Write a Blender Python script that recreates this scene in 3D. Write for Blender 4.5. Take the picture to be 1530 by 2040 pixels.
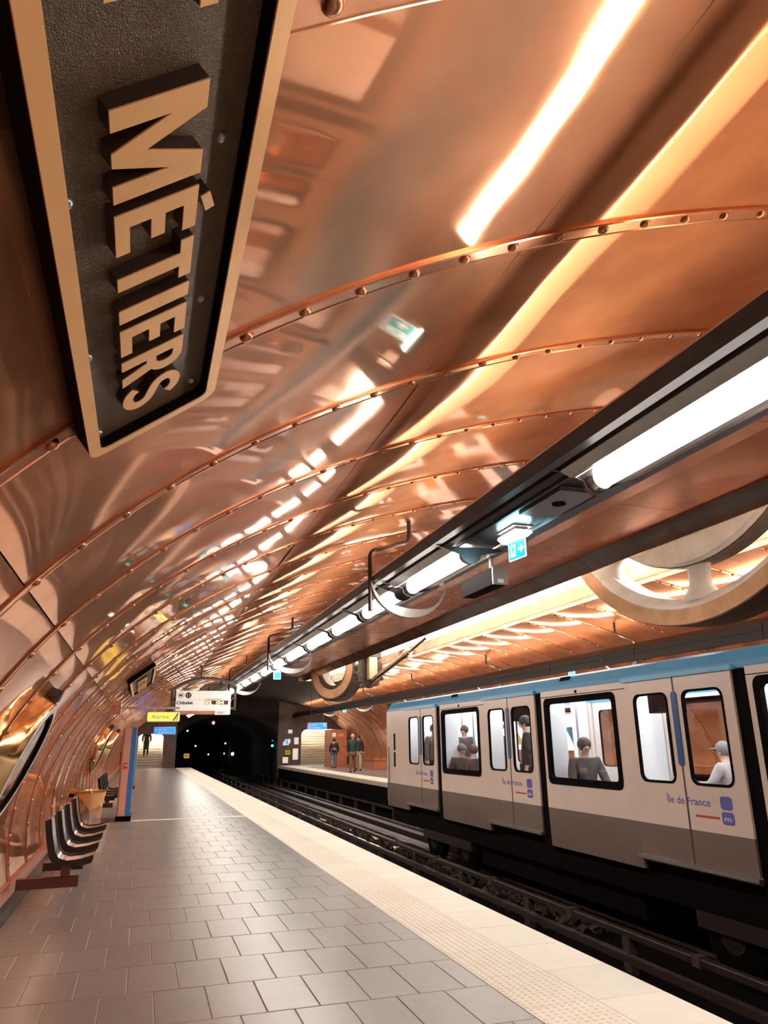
import bpy, bmesh, math, random
from mathutils import Vector, Matrix
rnd = random.Random(11)
SC = bpy.context.scene
COL = SC.collection
PI = math.pi
for o in list(bpy.data.objects): bpy.data.objects.remove(o)

# ------------------------------------------------------------------ camera / world / exposure
CAMZ = 1.45
R = ((0.9527020674790142, -0.07968700078205611, -0.2932724885282842),
     (-0.3036491879942953, -0.2892493295945658, -0.9078171599829447),
     (-0.012487643957811323, 0.9539312382113582, -0.29976532740283374))
cam = bpy.data.cameras.new('camera'); cam.sensor_fit = 'VERTICAL'; cam.sensor_height = 36
cam.sensor_width = 27; cam.lens = 36 * 1450 / 2040; cam.clip_start = 0.05; cam.clip_end = 300
camo = bpy.data.objects.new('camera', cam); COL.objects.link(camo)
camo.matrix_world = Matrix.Translation((0, 0, CAMZ)) @ Matrix(R).to_4x4()
SC.camera = camo
w = bpy.data.worlds.new('world'); SC.world = w; w.use_nodes = True
w.node_tree.nodes['Background'].inputs[0].default_value = (0.9, 0.75, 0.6, 1)
w.node_tree.nodes['Background'].inputs[1].default_value = 0.02
SC.view_settings.view_transform = 'Standard'; SC.view_settings.look = 'None'
SC.view_settings.exposure = 0.78; SC.view_settings.gamma = 1.0
TUBE_E = 30.0     # fluorescent diffusers
UP_E = 11.0       # tubes lying on top of the troughs
SLOT_E = 9.5      # luminous strip in the crown slot

# ------------------------------------------------------------------ vault geometry
XC, ZC, VA, VB, RY1, RS = 6.2, 0.644, 7.325, 3.655, 2.189, 1.212
def vp(t, off=0.0):            # point on vault (degrees), off = metres inwards
    a = math.radians(t); x = XC - VA * math.cos(a); z = ZC + VB * math.sin(a)
    nx, nz = (XC - x) / VA ** 2, (ZC - z) / VB ** 2; l = math.hypot(nx, nz)
    return x + nx / l * off, z + nz / l * off
def vn(t):
    x, z = vp(t); nx, nz = (XC - x) / VA ** 2, (ZC - z) / VB ** 2; l = math.hypot(nx, nz)
    return nx / l, nz / l
def pix(P):                    # rough image size test used only for sorting what shows largest
    d = Vector(P) - Vector((0, 0, CAMZ)); m = Matrix(R).transposed(); c = m @ d
    if c.z > -0.1: return None
    return 765 - 1450 * c.x / c.z, 1020 + 1450 * c.y / c.z, -c.z
def seen(P, mg=60):
    q = pix(P); return q is not None and -mg < q[0] < 1530 + mg and -mg < q[1] < 2040 + mg

# ------------------------------------------------------------------ materials
MAT = {}
def nmat(name):
    m = bpy.data.materials.new(name); m.use_nodes = True; MAT[name] = m
    nt = m.node_tree; return m, nt, nt.nodes['Principled BSDF']
def N(nt, typ, **kw):
    n = nt.nodes.new(typ)
    for k, v in kw.items(): setattr(n, k, v)
    return n
def noise(nt, scale, detail=3, rough=.55, vec=None, stretch=None):
    tc = N(nt, 'ShaderNodeNewGeometry'); mp = N(nt, 'ShaderNodeMapping')
    nt.links.new(tc.outputs['Position'], mp.inputs[0])
    if stretch: mp.inputs['Scale'].default_value = stretch
    n = N(nt, 'ShaderNodeTexNoise'); n.inputs['Scale'].default_value = scale
    n.inputs['Detail'].default_value = detail; n.inputs['Roughness'].default_value = rough
    nt.links.new(mp.outputs[0], n.inputs['Vector']); return n.outputs['Fac']
def ramp(nt, fac, stops):
    r = N(nt, 'ShaderNodeValToRGB'); e = r.color_ramp.elements
    while len(e) < len(stops): e.new(.5)
    for el, (p, c) in zip(e, stops): el.position = p; el.color = (*c, 1) if len(c) == 3 else c
    nt.links.new(fac, r.inputs[0]); return r.outputs[0]
def bump(nt, fac, bsdf, strength, dist, prev=None):
    b = N(nt, 'ShaderNodeBump'); b.inputs['Strength'].default_value = strength; b.inputs['Distance'].default_value = dist
    nt.links.new(fac, b.inputs['Height'])
    if prev: nt.links.new(prev, b.inputs['Normal'])
    for s in (bsdf if isinstance(bsdf, (list, tuple)) else [bsdf]): nt.links.new(b.outputs[0], s.inputs['Normal'])
    return b.outputs[0]
def simple(name, col, rough=.5, metal=0., var=0., vs=6., bmp=0., bs=60., spec=None, coat=0.):
    m, nt, p = nmat(name)
    p.inputs['Roughness'].default_value = rough; p.inputs['Metallic'].default_value = metal
    if spec is not None: p.inputs['Specular IOR Level'].default_value = spec
    if coat: p.inputs['Coat Weight'].default_value = coat
    lo = tuple(c * (1 - var) for c in col); hi = tuple(min(1, c * (1 + var)) for c in col)
    nt.links.new(ramp(nt, noise(nt, vs), [(.3, lo), (.7, hi)]), p.inputs['Base Color'])
    if bmp: bump(nt, noise(nt, bs, 4), p, bmp, .004)
    return m
def emis(name, col, s, base=(.8, .8, .8)):
    m, nt, p = nmat(name); p.inputs['Base Color'].default_value = (*base, 1)
    p.inputs['Emission Color'].default_value = (*col, 1); p.inputs['Emission Strength'].default_value = s
    p.inputs['Roughness'].default_value = .4; return m
def copper(name, c0, c1, r0, r1, wav, mixr=.35, r2=.38):
    m, nt, p = nmat(name); out = nt.nodes['Material Output']
    f1 = noise(nt, .9, 3, .5); f2 = noise(nt, 5., 3, .5, stretch=(1, .4, 1)); oi = N(nt, 'ShaderNodeObjectInfo')
    ad = N(nt, 'ShaderNodeMath', operation='ADD'); nt.links.new(f1, ad.inputs[0])
    ml = N(nt, 'ShaderNodeMath', operation='MULTIPLY_ADD'); nt.links.new(oi.outputs['Random'], ml.inputs[0])
    ml.inputs[1].default_value = .3; ml.inputs[2].default_value = -.15
    nt.links.new(ml.outputs[0], ad.inputs[1])
    c = ramp(nt, ad.outputs[0], [(.25, c0), (.75, c1)])
    sc = N(nt, 'ShaderNodeMapRange'); nt.links.new(f2, sc.inputs[0])
    sc.inputs[1].default_value = .3; sc.inputs[2].default_value = .75; sc.inputs[3].default_value = r0; sc.inputs[4].default_value = r1
    p.inputs['Metallic'].default_value = 1
    nt.links.new(c, p.inputs['Base Color']); nt.links.new(sc.outputs[0], p.inputs['Roughness'])
    q = N(nt, 'ShaderNodeBsdfPrincipled'); q.inputs['Metallic'].default_value = 1; q.inputs['Roughness'].default_value = r2
    nt.links.new(c, q.inputs['Base Color'])
    mx = N(nt, 'ShaderNodeMixShader')
    f3 = noise(nt, 1.7, 3, .5); mr = N(nt, 'ShaderNodeMapRange'); nt.links.new(f3, mr.inputs[0])
    mr.inputs[1].default_value = .35; mr.inputs[2].default_value = .7; mr.inputs[3].default_value = mixr * .8; mr.inputs[4].default_value = mixr * 1.2
    nt.links.new(mr.outputs[0], mx.inputs[0]); nt.links.new(p.outputs[0], mx.inputs[1]); nt.links.new(q.outputs[0], mx.inputs[2])
    nt.links.new(mx.outputs[0], out.inputs[0])
    if wav:
        bump(nt, noise(nt, 1.1, 0, .5), [p, q], wav, .03)
    return m
M_COP = copper('copper_sheet', (.66, .275, .13), (.75, .34, .17), .03, .07, .10, .42, .48)
M_RIB = copper('copper_strip', (.66, .28, .14), (.76, .35, .185), .09, .18, 0)
M_RIV = copper('copper_rivet', (.48, .20, .10), (.60, .28, .15), .22, .34, 0)
M_CAS = copper('copper_casing', (.52, .22, .13), (.62, .29, .18), .14, .24, .1)
M_COPM = simple('copper_matte', (.62, .27, .17), .38, .75, .12, 3)
M_COPF = copper('copper_fascia', (.74, .38, .24), (.84, .48, .32), .08, .14, .1)
M_SHELL = simple('vault_backing', (.012, .008, .007), .9, 0)
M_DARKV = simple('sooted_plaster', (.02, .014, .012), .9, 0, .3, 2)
M_WHITE = simple('white_enamel', (.8, .76, .7), .4, 0, .04)
M_GREYM = simple('grey_lacquered_metal', (.30, .28, .27), .32, .8, .1, 5)
M_TROUGH = simple('charcoal_lacquered_metal', (.085, .075, .075), .32, .55, .15, 4)
M_TRAY = simple('brown_black_cable_tray', (.018, .012, .01), .5, .2)
M_ALU = simple('aluminium', (.62, .6, .58), .3, 1, .06, 8)
M_BLACK = simple('black_rubber', (.005, .0035, .0035), .7, 0, spec=.03)
M_IRON = simple('dark_cast_iron', (.10, .075, .06), .5, .5, .25, 9, .2)
M_RAILTOP = simple('worn_steel_rail', (.55, .5, .46), .25, 1, .2, 9)
M_RAILDK = simple('brown_rusty_steel', (.035, .024, .018), .5, .4, .3, 9)
M_PIT = simple('shade_black_track_bed', (.006, .004, .004), .95, 0, .3, 3, spec=.05)  # darkness of the pit put into a near-black base colour
M_BALLAST = simple('brown_ballast', (.04, .03, .022), .9, 0, .5, 30, .4, 40)
M_BRASS = simple('polished_brass', (.86, .60, .30), .14, 1, .1, 4)
M_BRONZE = simple('brushed_bronze_face', (.84, .46, .19), .4, .35, .06, 6)
M_LETSIDE = simple('letter_side_enamel', (.045, .026, .016), .3, .2)
M_STONE = simple('dark_skirting_stone', (.05, .045, .045), .25, 0, .4, 8)
M_GROUT = simple('floor_grout', (.5, .45, .41), .8, 0, .2, 12)
M_ENDW = simple('brown_wall_cladding', (.11, .07, .06), .45, 0, .25, 3)
M_CREAMW = simple('cream_wall_tile', (.78, .68, .54), .35, 0, .06, 4)
M_STEP = simple('stair_tread_stone', (.30, .26, .22), .6, 0, .2, 6)
M_RISER = simple('stair_riser', (.62, .55, .46), .6, 0, .1, 6)
M_YEL = simple('yellow_enamel', (.85, .6, .03), .45)
M_BLUE = simple('blue_enamel', (.02, .22, .62), .35)
M_PINK = simple('pinkish_copper_paint', (.72, .42, .34), .45, .2, .05)
M_MAG = simple('magenta_enamel', (.55, .03, .18), .45)
M_RED = simple('red_enamel', (.5, .05, .03), .45)
M_PRINT = simple('black_print', (.015, .012, .012), .5)
M_WPRINT = simple('white_print', (.85, .83, .8), .5)
M_PALE = simple('pale_cyan_print', (.55, .78, .8), .5)
M_PLASTER = simple('wheel_plaster', (.66, .6, .54), .55, 0, .14, 3, .15, 12)
M_OCHRE = simple('wheel_ochre_paint', (.60, .36, .19), .42, .35, .18, 3, .1, 10)
M_CREAMMETAL = simple('cream_machine_paint', (.62, .52, .36), .4, .2, .15, 6)
M_STEEL = simple('bronze_shaft', (.55, .42, .28), .25, 1, .2, 6)

def floor_mat(name, c0, c1, rough, spk):
    m, nt, p = nmat(name); oi = N(nt, 'ShaderNodeObjectInfo')
    f = noise(nt, 14, 6, .7); g = noise(nt, 1.1, 4, .6)
    ad = N(nt, 'ShaderNodeMath', operation='ADD'); nt.links.new(f, ad.inputs[0]); nt.links.new(g, ad.inputs[1])
    a2 = N(nt, 'ShaderNodeMath', operation='MULTIPLY_ADD'); nt.links.new(oi.outputs['Random'], a2.inputs[0]); a2.inputs[1].default_value = .3
    nt.links.new(ad.outputs[0], a2.inputs[2])
    h = N(nt, 'ShaderNodeMath', operation='MULTIPLY'); nt.links.new(a2.outputs[0], h.inputs[0]); h.inputs[1].default_value = .45
    nt.links.new(ramp(nt, h.outputs[0], [(.3, c0), (.75, c1)]), p.inputs['Base Color'])
    p.inputs['Roughness'].default_value = rough
    bump(nt, noise(nt, 160, 3), p, spk, .0012); return m
M_TILE = floor_mat('grey_slate_tile', (.185, .175, .168), (.26, .248, .238), .30, .3)
M_STRIP = floor_mat('cream_edge_stone', (.66, .60, .51), (.83, .77, .67), .5, .2)

def glass(name, tint=(1, 1, 1), a=.12, rough=.03):
    m, nt, p = nmat(name); out = nt.nodes['Material Output']
    t = N(nt, 'ShaderNodeBsdfTransparent'); t.inputs[0].default_value = (*tint, 1)
    g = N(nt, 'ShaderNodeBsdfGlossy'); g.inputs['Roughness'].default_value = rough
    fr = N(nt, 'ShaderNodeLayerWeight'); fr.inputs[0].default_value = .5
    pw = N(nt, 'ShaderNodeMath', operation='POWER'); nt.links.new(fr.outputs['Facing'], pw.inputs[0]); pw.inputs[1].default_value = 4.
    ad = N(nt, 'ShaderNodeMath', operation='MULTIPLY_ADD', use_clamp=True); nt.links.new(pw.outputs[0], ad.inputs[0]); ad.inputs[1].default_value = .5; ad.inputs[2].default_value = a
    mx = N(nt, 'ShaderNodeMixShader'); nt.links.new(ad.outputs[0], mx.inputs[0])
    nt.links.new(t.outputs[0], mx.inputs[1]); nt.links.new(g.outputs[0], mx.inputs[2]); nt.links.new(mx.outputs[0], out.inputs[0]); return m
M_GLASS = glass('train_window_glass', (.95, .96, .97), .03)
M_BAG = glass('clear_plastic_bag', (.86, .80, .74), .28, .18)
M_PORT = glass('porthole_glass', (.85, .87, .88), .3, .02)
M_TUBE = emis('fluorescent_diffuser', (1., .93, .83), TUBE_E)
M_UP = emis('uplight_tube', (1., .80, .56), UP_E)
M_UP2 = emis('uplight_tube_bright', (1., .80, .56), 32.)
M_POST = emis('backlit_poster', (1., .96, .9), .9)
M_SLOT = emis('slot_light_panel', (1., .94, .84), SLOT_E)
M_TRLAMP = emis('train_ceiling_lamp', (.95, .97, 1.), 13.)
M_CYAN = emis('exit_lamp_diffuser', (.45, .88, 1.), 14.)
M_EXIT = emis('exit_sign_green', (.01, .36, .48), 1.0, (.01, .3, .4))
M_EXITW = emis('exit_sign_white', (.75, .97, 1.), 1.1)
M_SGREEN = emis('signal_green', (.05, .9, .6), 2.5)
M_SRED = emis('signal_red', (1., .05, .04), 8.)
M_TLAMP = emis('tunnel_lamp', (1., .95, .85), 12.)
M_LED = emis('amber_led', (1., .55, .08), 5.)
M_SIGNW = emis('backlit_white_sign', (.92, .88, .80), .28, (.7, .68, .62))
M_SIGNB = emis('backlit_blue_sign', (.005, .22, .72), .75, (.02, .2, .6))
M_SIGNY = emis('backlit_yellow_sign', (1., .78, .08), .7, (.8, .6, .05))
M_STLAMP = emis('stair_lamp', (1., .93, .8), 110.)
M_BACKPLATE, _nt, _p = nmat('hammered_brown_enamel')
_p.inputs['Base Color'].default_value = (.105, .055, .027, 1); _p.inputs['Roughness'].default_value = .2; _p.inputs['Metallic'].default_value = .1
bump(_nt, noise(_nt, 330, 2, .6), _p, 1., .004)
M_TCREAM = simple('train_cream_paint', (.67, .575, .51), .3, 0, .03, 2, coat=.3)
M_TGREY = simple('train_grey_brown_paint', (.17, .125, .108), .35, 0, .06, 2, coat=.2)
M_TBLUE = simple('train_blue_paint', (.09, .36, .62), .3, 0, .05, 2)
M_TBLUE2 = simple('train_dark_blue_paint', (.02, .09, .24), .35)
M_TWALL = simple('train_white_interior', (.82, .82, .82), .4)
M_TFLOOR = simple('train_floor', (.12, .11, .11), .6)
M_LOGO = simple('violet_logo_print', (.10, .12, .42), .5)
M_SEATW = simple('varnished_steel_seat', (.55, .47, .42), .18, .9, .12, 3)
M_SEATK = simple('seat_black_edge', (.014, .009, .009), .45)
M_BEAM = simple('maroon_steel_beam', (.10, .03, .022), .4, .2, .1)

# ------------------------------------------------------------------ mesh building
class MB:
    def __init__(s): s.v = []; s.f = []
    def add(s, vs, fs):
        b = len(s.v); s.v += [tuple(p) for p in vs]; s.f += [tuple(i + b for i in f) for f in fs]; return s
    def box(s, x0, x1, y0, y1, z0, z1):
        return s.add([(x0,y0,z0),(x1,y0,z0),(x1,y1,z0),(x0,y1,z0),(x0,y0,z1),(x1,y0,z1),(x1,y1,z1),(x0,y1,z1)],
                     [(3,2,1,0),(4,5,6,7),(0,1,5,4),(1,2,6,5),(2,3,7,6),(3,0,4,7)])
    def obox(s, c, ax, half):
        c = Vector(c); X, Y, Z = [Vector(a) * h for a, h in zip(ax, half)]
        P = [c + i * X + j * Y + k * Z for k in (-1, 1) for i, j in ((-1,-1),(1,-1),(1,1),(-1,1))]
        return s.add(P, [(3,2,1,0),(4,5,6,7),(0,1,5,4),(1,2,6,5),(2,3,7,6),(3,0,4,7)])
    def prism(s, poly, fn, a, b):        # poly of 2-D points, fn(u,v,w)->xyz, caps at a and b
        n = len(poly); vs = [fn(u, v, a) for u, v in poly] + [fn(u, v, b) for u, v in poly]
        fs = [(i, (i+1) % n, (i+1) % n + n, i + n) for i in range(n)] + [tuple(range(n-1, -1, -1)), tuple(range(n, 2*n))]
        return s.add(vs, fs)
    def exty(s, poly, y0, y1): return s.prism(poly, lambda u, v, w: (u, w, v), y0, y1)
    def extx(s, poly, x0, x1): return s.prism(poly, lambda u, v, w: (w, u, v), x0, x1)
    def extz(s, poly, z0, z1): return s.prism(poly, lambda u, v, w: (u, v, w), z0, z1)
    def cyl(s, p0, p1, r0, r1=None, n=12, caps=True):
        r1 = r0 if r1 is None else r1; p0 = Vector(p0); p1 = Vector(p1); d = (p1 - p0).normalized()
        u = d.orthogonal().normalized(); v = d.cross(u); vs = []
        for p, r in ((p0, r0), (p1, r1)):
            for i in range(n): a = 2*PI*i/n; vs.append(p + u*r*math.cos(a) + v*r*math.sin(a))
        fs = [(i, (i+1) % n, (i+1) % n + n, i + n) for i in range(n)]
        if caps: fs += [tuple(range(n-1, -1, -1)), tuple(range(n, 2*n))]
        return s.add(vs, fs)
    def tube(s, path, r, n=8, rz=None):
        path = [Vector(p) for p in path]; vs = []; k = len(path); u = None
        for i, p in enumerate(path):
            d = (path[min(i+1, k-1)] - path[max(i-1, 0)]).normalized()
            u = d.orthogonal().normalized() if u is None else (u - d * u.dot(d)).normalized()
            v = d.cross(u)
            for j in range(n): a = 2*PI*j/n; vs.append(p + u*r*math.cos(a) + v*r*math.sin(a))
        fs = [(i*n+j, i*n+(j+1) % n, (i+1)*n+(j+1) % n, (i+1)*n+j) for i in range(k-1) for j in range(n)]
        fs += [tuple(range(n-1, -1, -1)), tuple(range((k-1)*n, k*n))]
        return s.add(vs, fs)
    def lathe(s, prof, org, ax, n=24, a0=0, a1=2*PI, closed=True):   # prof [(r, h)] about axis
        o = Vector(org); ax = Vector(ax).normalized(); u = ax.orthogonal().normalized(); v = ax.cross(u); vs = []
        m = n if closed else n + 1; k = len(prof)
        for i in range(m):
            a = a0 + (a1 - a0) * i / n; d = u*math.cos(a) + v*math.sin(a)
            vs += [o + d*r + ax*h for r, h in prof]
        fs = []
        for i in range(n):
            i2 = (i + 1) % m
            for j in range(k-1): fs.append((i*k+j, i2*k+j, i2*k+j+1, i*k+j+1))
        return s.add(vs, fs)
    def ball(s, c, r, nu=10, nv=6, sc=(1, 1, 1)):
        vs = [(c[0], c[1], c[2] + r*sc[2])]
        for j in range(1, nv):
            for i in range(nu):
                a = 2*PI*i/nu; b = PI*j/nv
                vs.append((c[0]+r*sc[0]*math.sin(b)*math.cos(a), c[1]+r*sc[1]*math.sin(b)*math.sin(a), c[2]+r*sc[2]*math.cos(b)))
        vs.append((c[0], c[1], c[2] - r*sc[2])); L = len(vs) - 1
        fs = [(0, 1+i, 1+(i+1) % nu) for i in range(nu)]
        for j in range(nv-2):
            for i in range(nu): a = 1+j*nu; fs.append((a+i, a+nu+i, a+nu+(i+1) % nu, a+(i+1) % nu))
        a = 1+(nv-2)*nu; fs += [(a+i, L, a+(i+1) % nu) for i in range(nu)]
        return s.add(vs, fs)
    def mesh(s, name, org=(0, 0, 0), smooth=None, fixn=True):
        me = bpy.data.meshes.new(name); ox, oy, oz = org
        me.from_pydata([(x-ox, y-oy, z-oz) for x, y, z in s.v], [], s.f)
        if fixn and len(s.f) < 60000:
            bm = bmesh.new(); bm.from_mesh(me); bmesh.ops.recalc_face_normals(bm, faces=bm.faces); bm.to_mesh(me); bm.free()
        if smooth is not None:
            me.polygons.foreach_set('use_smooth', [True] * len(me.polygons))
            if smooth < 180: me.set_sharp_from_angle(angle=math.radians(smooth))
        me.update(); return me

def link(name, me, mat, parent=None, loc=(0, 0, 0)):
    o = bpy.data.objects.new(name, me); COL.objects.link(o)
    if me is not None and mat is not None and not me.materials: me.materials.append(mat)
    o.parent = parent; o.location = loc; return o
def tag(o, label=None, cat=None, group=None, kind=None):
    for k, v in (('label', label), ('category', cat), ('group', group), ('kind', kind)):
        if v: o[k] = v
    return o
class Thing:
    def __init__(s, name, org, label=None, cat=None, group=None, kind=None):
        s.org = org; s.o = bpy.data.objects.new(name, None); COL.objects.link(s.o); s.o.location = org
        s.o.empty_display_size = .1; tag(s.o, label, cat, group, kind)
    def part(s, name, mb, mat, parent=None, smooth=None, label=None, bevel=0, kind=None):
        o = link(name, mb.mesh(name, s.org, smooth), mat, parent or s.o)
        if bevel: bev(o, bevel)
        return tag(o, label, kind=kind)
    def inst(s, name, me, loc, mat=None, parent=None):
        return link(name, me, mat, parent or s.o, tuple(a - b for a, b in zip(loc, s.org)))
def bev(o, wd, seg=2):
    m = o.modifiers.new('bevel', 'BEVEL'); m.width = wd; m.segments = seg; m.limit_method = 'ANGLE'; m.angle_limit = .7
def single(name, mb, mat, label, cat=None, group=None, kind=None, smooth=None, bevel=0):
    xs = [p[0] for p in mb.v]; ys = [p[1] for p in mb.v]; zs = [p[2] for p in mb.v]
    org = ((min(xs)+max(xs))/2, (min(ys)+max(ys))/2, min(zs))
    o = link(name, mb.mesh(name, org, smooth), mat, None, org)
    if bevel: bev(o, bevel)
    return tag(o, label, cat, group, kind)
def copy_tree(o, parent=None):
    c = o.copy(); COL.objects.link(c); c.parent = parent
    for ch in list(o.children): copy_tree(ch, c)
    return c
def text_mb(s, height, org, U, V, depth=.0015, xs=1., bold=0., align='LEFT', width=None):
    """letters as an MB in world space: cap height, origin at baseline, U reading dir, V up"""
    cu = bpy.data.curves.new('t', 'FONT'); cu.body = s; cu.size = 1.; cu.extrude = .001; cu.offset = bold; cu.align_x = align; cu.resolution_u = 3
    ob = bpy.data.objects.new('t', cu); COL.objects.link(ob)
    me = bpy.data.meshes.new_from_object(ob); k = height / .72
    U = Vector(U).normalized(); V = Vector(V).normalized(); W = U.cross(V); O = Vector(org); mb = MB()
    if width:
        x = [p.co.x for p in me.vertices]; xs = width / ((max(x) - min(x)) * k); x0 = min(x)
    else: x0 = 0
    mb.add([O + U * ((p.co.x - x0) * k * xs) + V * (p.co.y * k) + W * (0 if p.co.z < 0 else depth) for p in me.vertices], [tuple(p.vertices) for p in me.polygons])
    bpy.data.objects.remove(ob); bpy.data.curves.remove(cu); bpy.data.meshes.remove(me); return mb
def rrect(u0, u1, v0, v1, r, n=4):
    pts = []
    for cx, cy, a0 in ((u1-r, v1-r, 0), (u0+r, v1-r, 90), (u0+r, v0+r, 180), (u1-r, v0+r, 270)):
        for i in range(n+1): a = math.radians(a0 + 90*i/n); pts.append((cx + r*math.cos(a), cy + r*math.sin(a)))
    return pts
def ring_ext(mb, outer, inner, fn, a, b):     # outer/inner loops with equal point counts
    n = len(outer); P = [fn(u, v, a) for u, v in outer] + [fn(u, v, a) for u, v in inner] + [fn(u, v, b) for u, v in outer] + [fn(u, v, b) for u, v in inner]
    F = []
    for i in range(n):
        j = (i+1) % n
        F += [(i, j, n+j, n+i), (2*n+i, 3*n+i, 3*n+j, 2*n+j), (i, 2*n+i, 2*n+j, j), (n+i, n+j, 3*n+j, 3*n+i)]
    return mb.add(P, F)
def plate_hole(mb, u0, u1, v0, v1, hole, fn, a, b):   # rectangular plate with one rounded hole
    n = len(hole) // 4; C = [(u1, v1), (u0, v1), (u0, v0), (u1, v0)]
    outer = []
    for k in range(4): outer += [C[k]] * n
    return ring_ext(mb, outer, hole, fn, a, b)

# ================================================================== STRUCTURE
K0, K1 = -8, 38                      # rib indices
YS, YE = RY1 + K0 * RS, 50.0         # vault from behind the camera to the end wall
SEAM_L = [-10.1, 23.4, 48.4, 69.0]
SEAM_R = [104.0, 131.6, 156.6, 190.1]
vault = Thing('ceiling', (XC, 20, 4.3), 'copper clad barrel vault of riveted sheets with rib strips', kind='structure')
# dark backing shell behind the sheets
mb = MB(); ts = [-12 + i * (204 / 60) for i in range(61)]
mb.add([(vp(t, -.05)[0], y, vp(t, -.05)[1]) for y in (YS, YE) for t in ts], [(i, i+1, i+62, i+61) for i in range(60) if not (68 < ts[i] < 104)])
vault.part('backing_shell', mb, M_SHELL, smooth=180)
# sheets: one mesh per seam span and bulge variant, shared over the bays
def sheet(t0, t1, amp, sk):
    mb = MB(); nt_, ny = 14, 8; g = .0022
    for j in range(ny+1):
        y = g + (RS - 2*g) * j / ny; sy = math.sin(PI * j / ny)
        for i in range(nt_+1):
            t = t0 + .04 + (t1 - t0 - .08) * i / nt_; si = math.sin(PI * i / nt_)
            off = amp * sy * (.55 + .45 * si) + sk * math.sin(2*PI * i / nt_) * sy
            x, z = vp(t, off); mb.v.append((x, y, z))
    for j in range(ny):
        for i in range(nt_): a = j*(nt_+1)+i; mb.f.append((a, a+1, a+nt_+2, a+nt_+1))
    return mb.mesh('copper_sheet', (0, 0, 0), 180)
VAR = [(.010, .003), (.014, -.004), (.007, .004), (-.004, .003), (.012, .0)]
for spans in (SEAM_L, SEAM_R):
    for a, b in zip(spans, spans[1:]):
        ms = [sheet(a, b, *v) for v in VAR]
        for k in range(K0, K1+1):
            y = RY1 + k * RS
            vault.inst('copper_sheet', rnd.choice(ms), (0, y, 0), M_COP)
# the bay at 69..104 degrees is covered by the casing; sooted crown towards the end wall
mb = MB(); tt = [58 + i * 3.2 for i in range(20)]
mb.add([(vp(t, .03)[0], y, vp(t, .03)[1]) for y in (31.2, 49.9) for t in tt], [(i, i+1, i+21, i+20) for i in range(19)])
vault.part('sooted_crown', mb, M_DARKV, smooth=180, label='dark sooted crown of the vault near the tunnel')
# rib strips
def ribstrip(t0, t1):
    mb = MB(); n = 46
    prof = [(-.045, 0), (-.045, .011), (-.033, .012), (-.030, .006), (.040, .006), (.043, .009), (.049, .008), (.049, 0)]
    for i in range(n+1):
        t = t0 + (t1-t0) * i / n
        for y, h in prof: x, z = vp(t, h); mb.v.append((x, y, z))
    m = len(prof)
    for i in range(n):
        for j in range(m-1): mb.f.append((i*m+j, i*m+j+1, (i+1)*m+j+1, (i+1)*m+j))
    return mb.mesh('rib_strip', (0, 0, 0), 30)
RBL, RBR = ribstrip(-10.1, 69.0), ribstrip(104., 190.1)
for k in range(K0, K1+1):
    for me in (RBL, RBR): vault.inst('rib_strip', me, (0, RY1 + k*RS, 0), M_RIB)
# rivets
def arc_ts(t0, t1, step):
    out = []; acc = step/2; last = vp(t0); t = t0
    while t < t1:
        t += .02; p = vp(t); acc += math.hypot(p[0]-last[0], p[1]-last[1]); last = p
        if acc >= step: acc = 0; out.append(t)
    return out
riv = []
for k in range(K0, K1+1):
    for t in arc_ts(-9.5, 68.6, .238) + arc_ts(104.5, 189.5, .238):
        x, z = vp(t, .005); riv.append((x, RY1 + k*RS + .004, z, t))
def rivet_mb(c, t, n=8):
    mb = MB(); nx, nz = vn(t); mb.lathe([(.024, -.001), (.023, .007), (.017, .0155), (.008, .0195), (.0005, .0203)], c, (nx, 0, nz), n); return mb
vis = [(pix(r[:3])[2] if seen(r[:3], 5) else 1e9, i) for i, r in enumerate(riv)]
near = set(i for d, i in sorted(vis)[:300] if d < 1e8)
far = MB(); base = MB(); base.lathe([(.024, -.001), (.023, .007), (.017, .0155), (.008, .0195), (.0005, .0203)], (0, 0, 0), (0, 0, 1), 12)
RIVME = base.mesh('rivet', (0, 0, 0), 60)
for i, (x, y, z, t) in enumerate(riv):
    if i in near:
        o = vault.inst('rivet', RIVME, (x, y, z), M_RIV); nx, nz = vn(t)
        o.rotation_euler = (0, math.atan2(nx, nz), 0)
    elif y > -1: far.add(*(lambda m: (m.v, m.f))(rivet_mb((x, y, z), t, 6)))
vault.part('rivet_rows', far, M_RIV, smooth=60, kind='stuff', label='rows of distant copper rivets')

# ---- crown casing (trim): near side panels, fascias, luminous slot
trim1 = Thing('trim_1', (5.2, 12, 4.1), 'brown copper casing panels beside the lit crown slot', kind='structure')
cp = [(vp(69.0, .002)[0] - .02, vp(69., .012)[1]), (4.3, 4.085), (5.2, 4.12), (6.18, 4.10)]
y = YS
while y < 31:
    y2 = y + 2.424; mb = MB()
    mb.exty(cp + [(6.18, 4.13), (5.2, 4.15), (4.3, 4.115), (cp[0][0], cp[0][1] + .03)], y + .004, y2 - .004)
    trim1.part('casing_panel', mb, M_CAS)
    mb = MB(); mb.exty([(6.17, 4.085), (6.43, 3.905), (6.455, 3.905), (6.455, 3.95), (6.22, 4.12), (6.17, 4.12)], y + .003, y2 - .003)
    trim1.part('fascia_panel', mb, M_CAS)
    y = y2
YSE = y
trim2 = Thing('trim_2', (7.7, 12, 3.9), 'copper fascia panels along the far side of the crown slot', kind='structure')
y = YS
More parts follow.
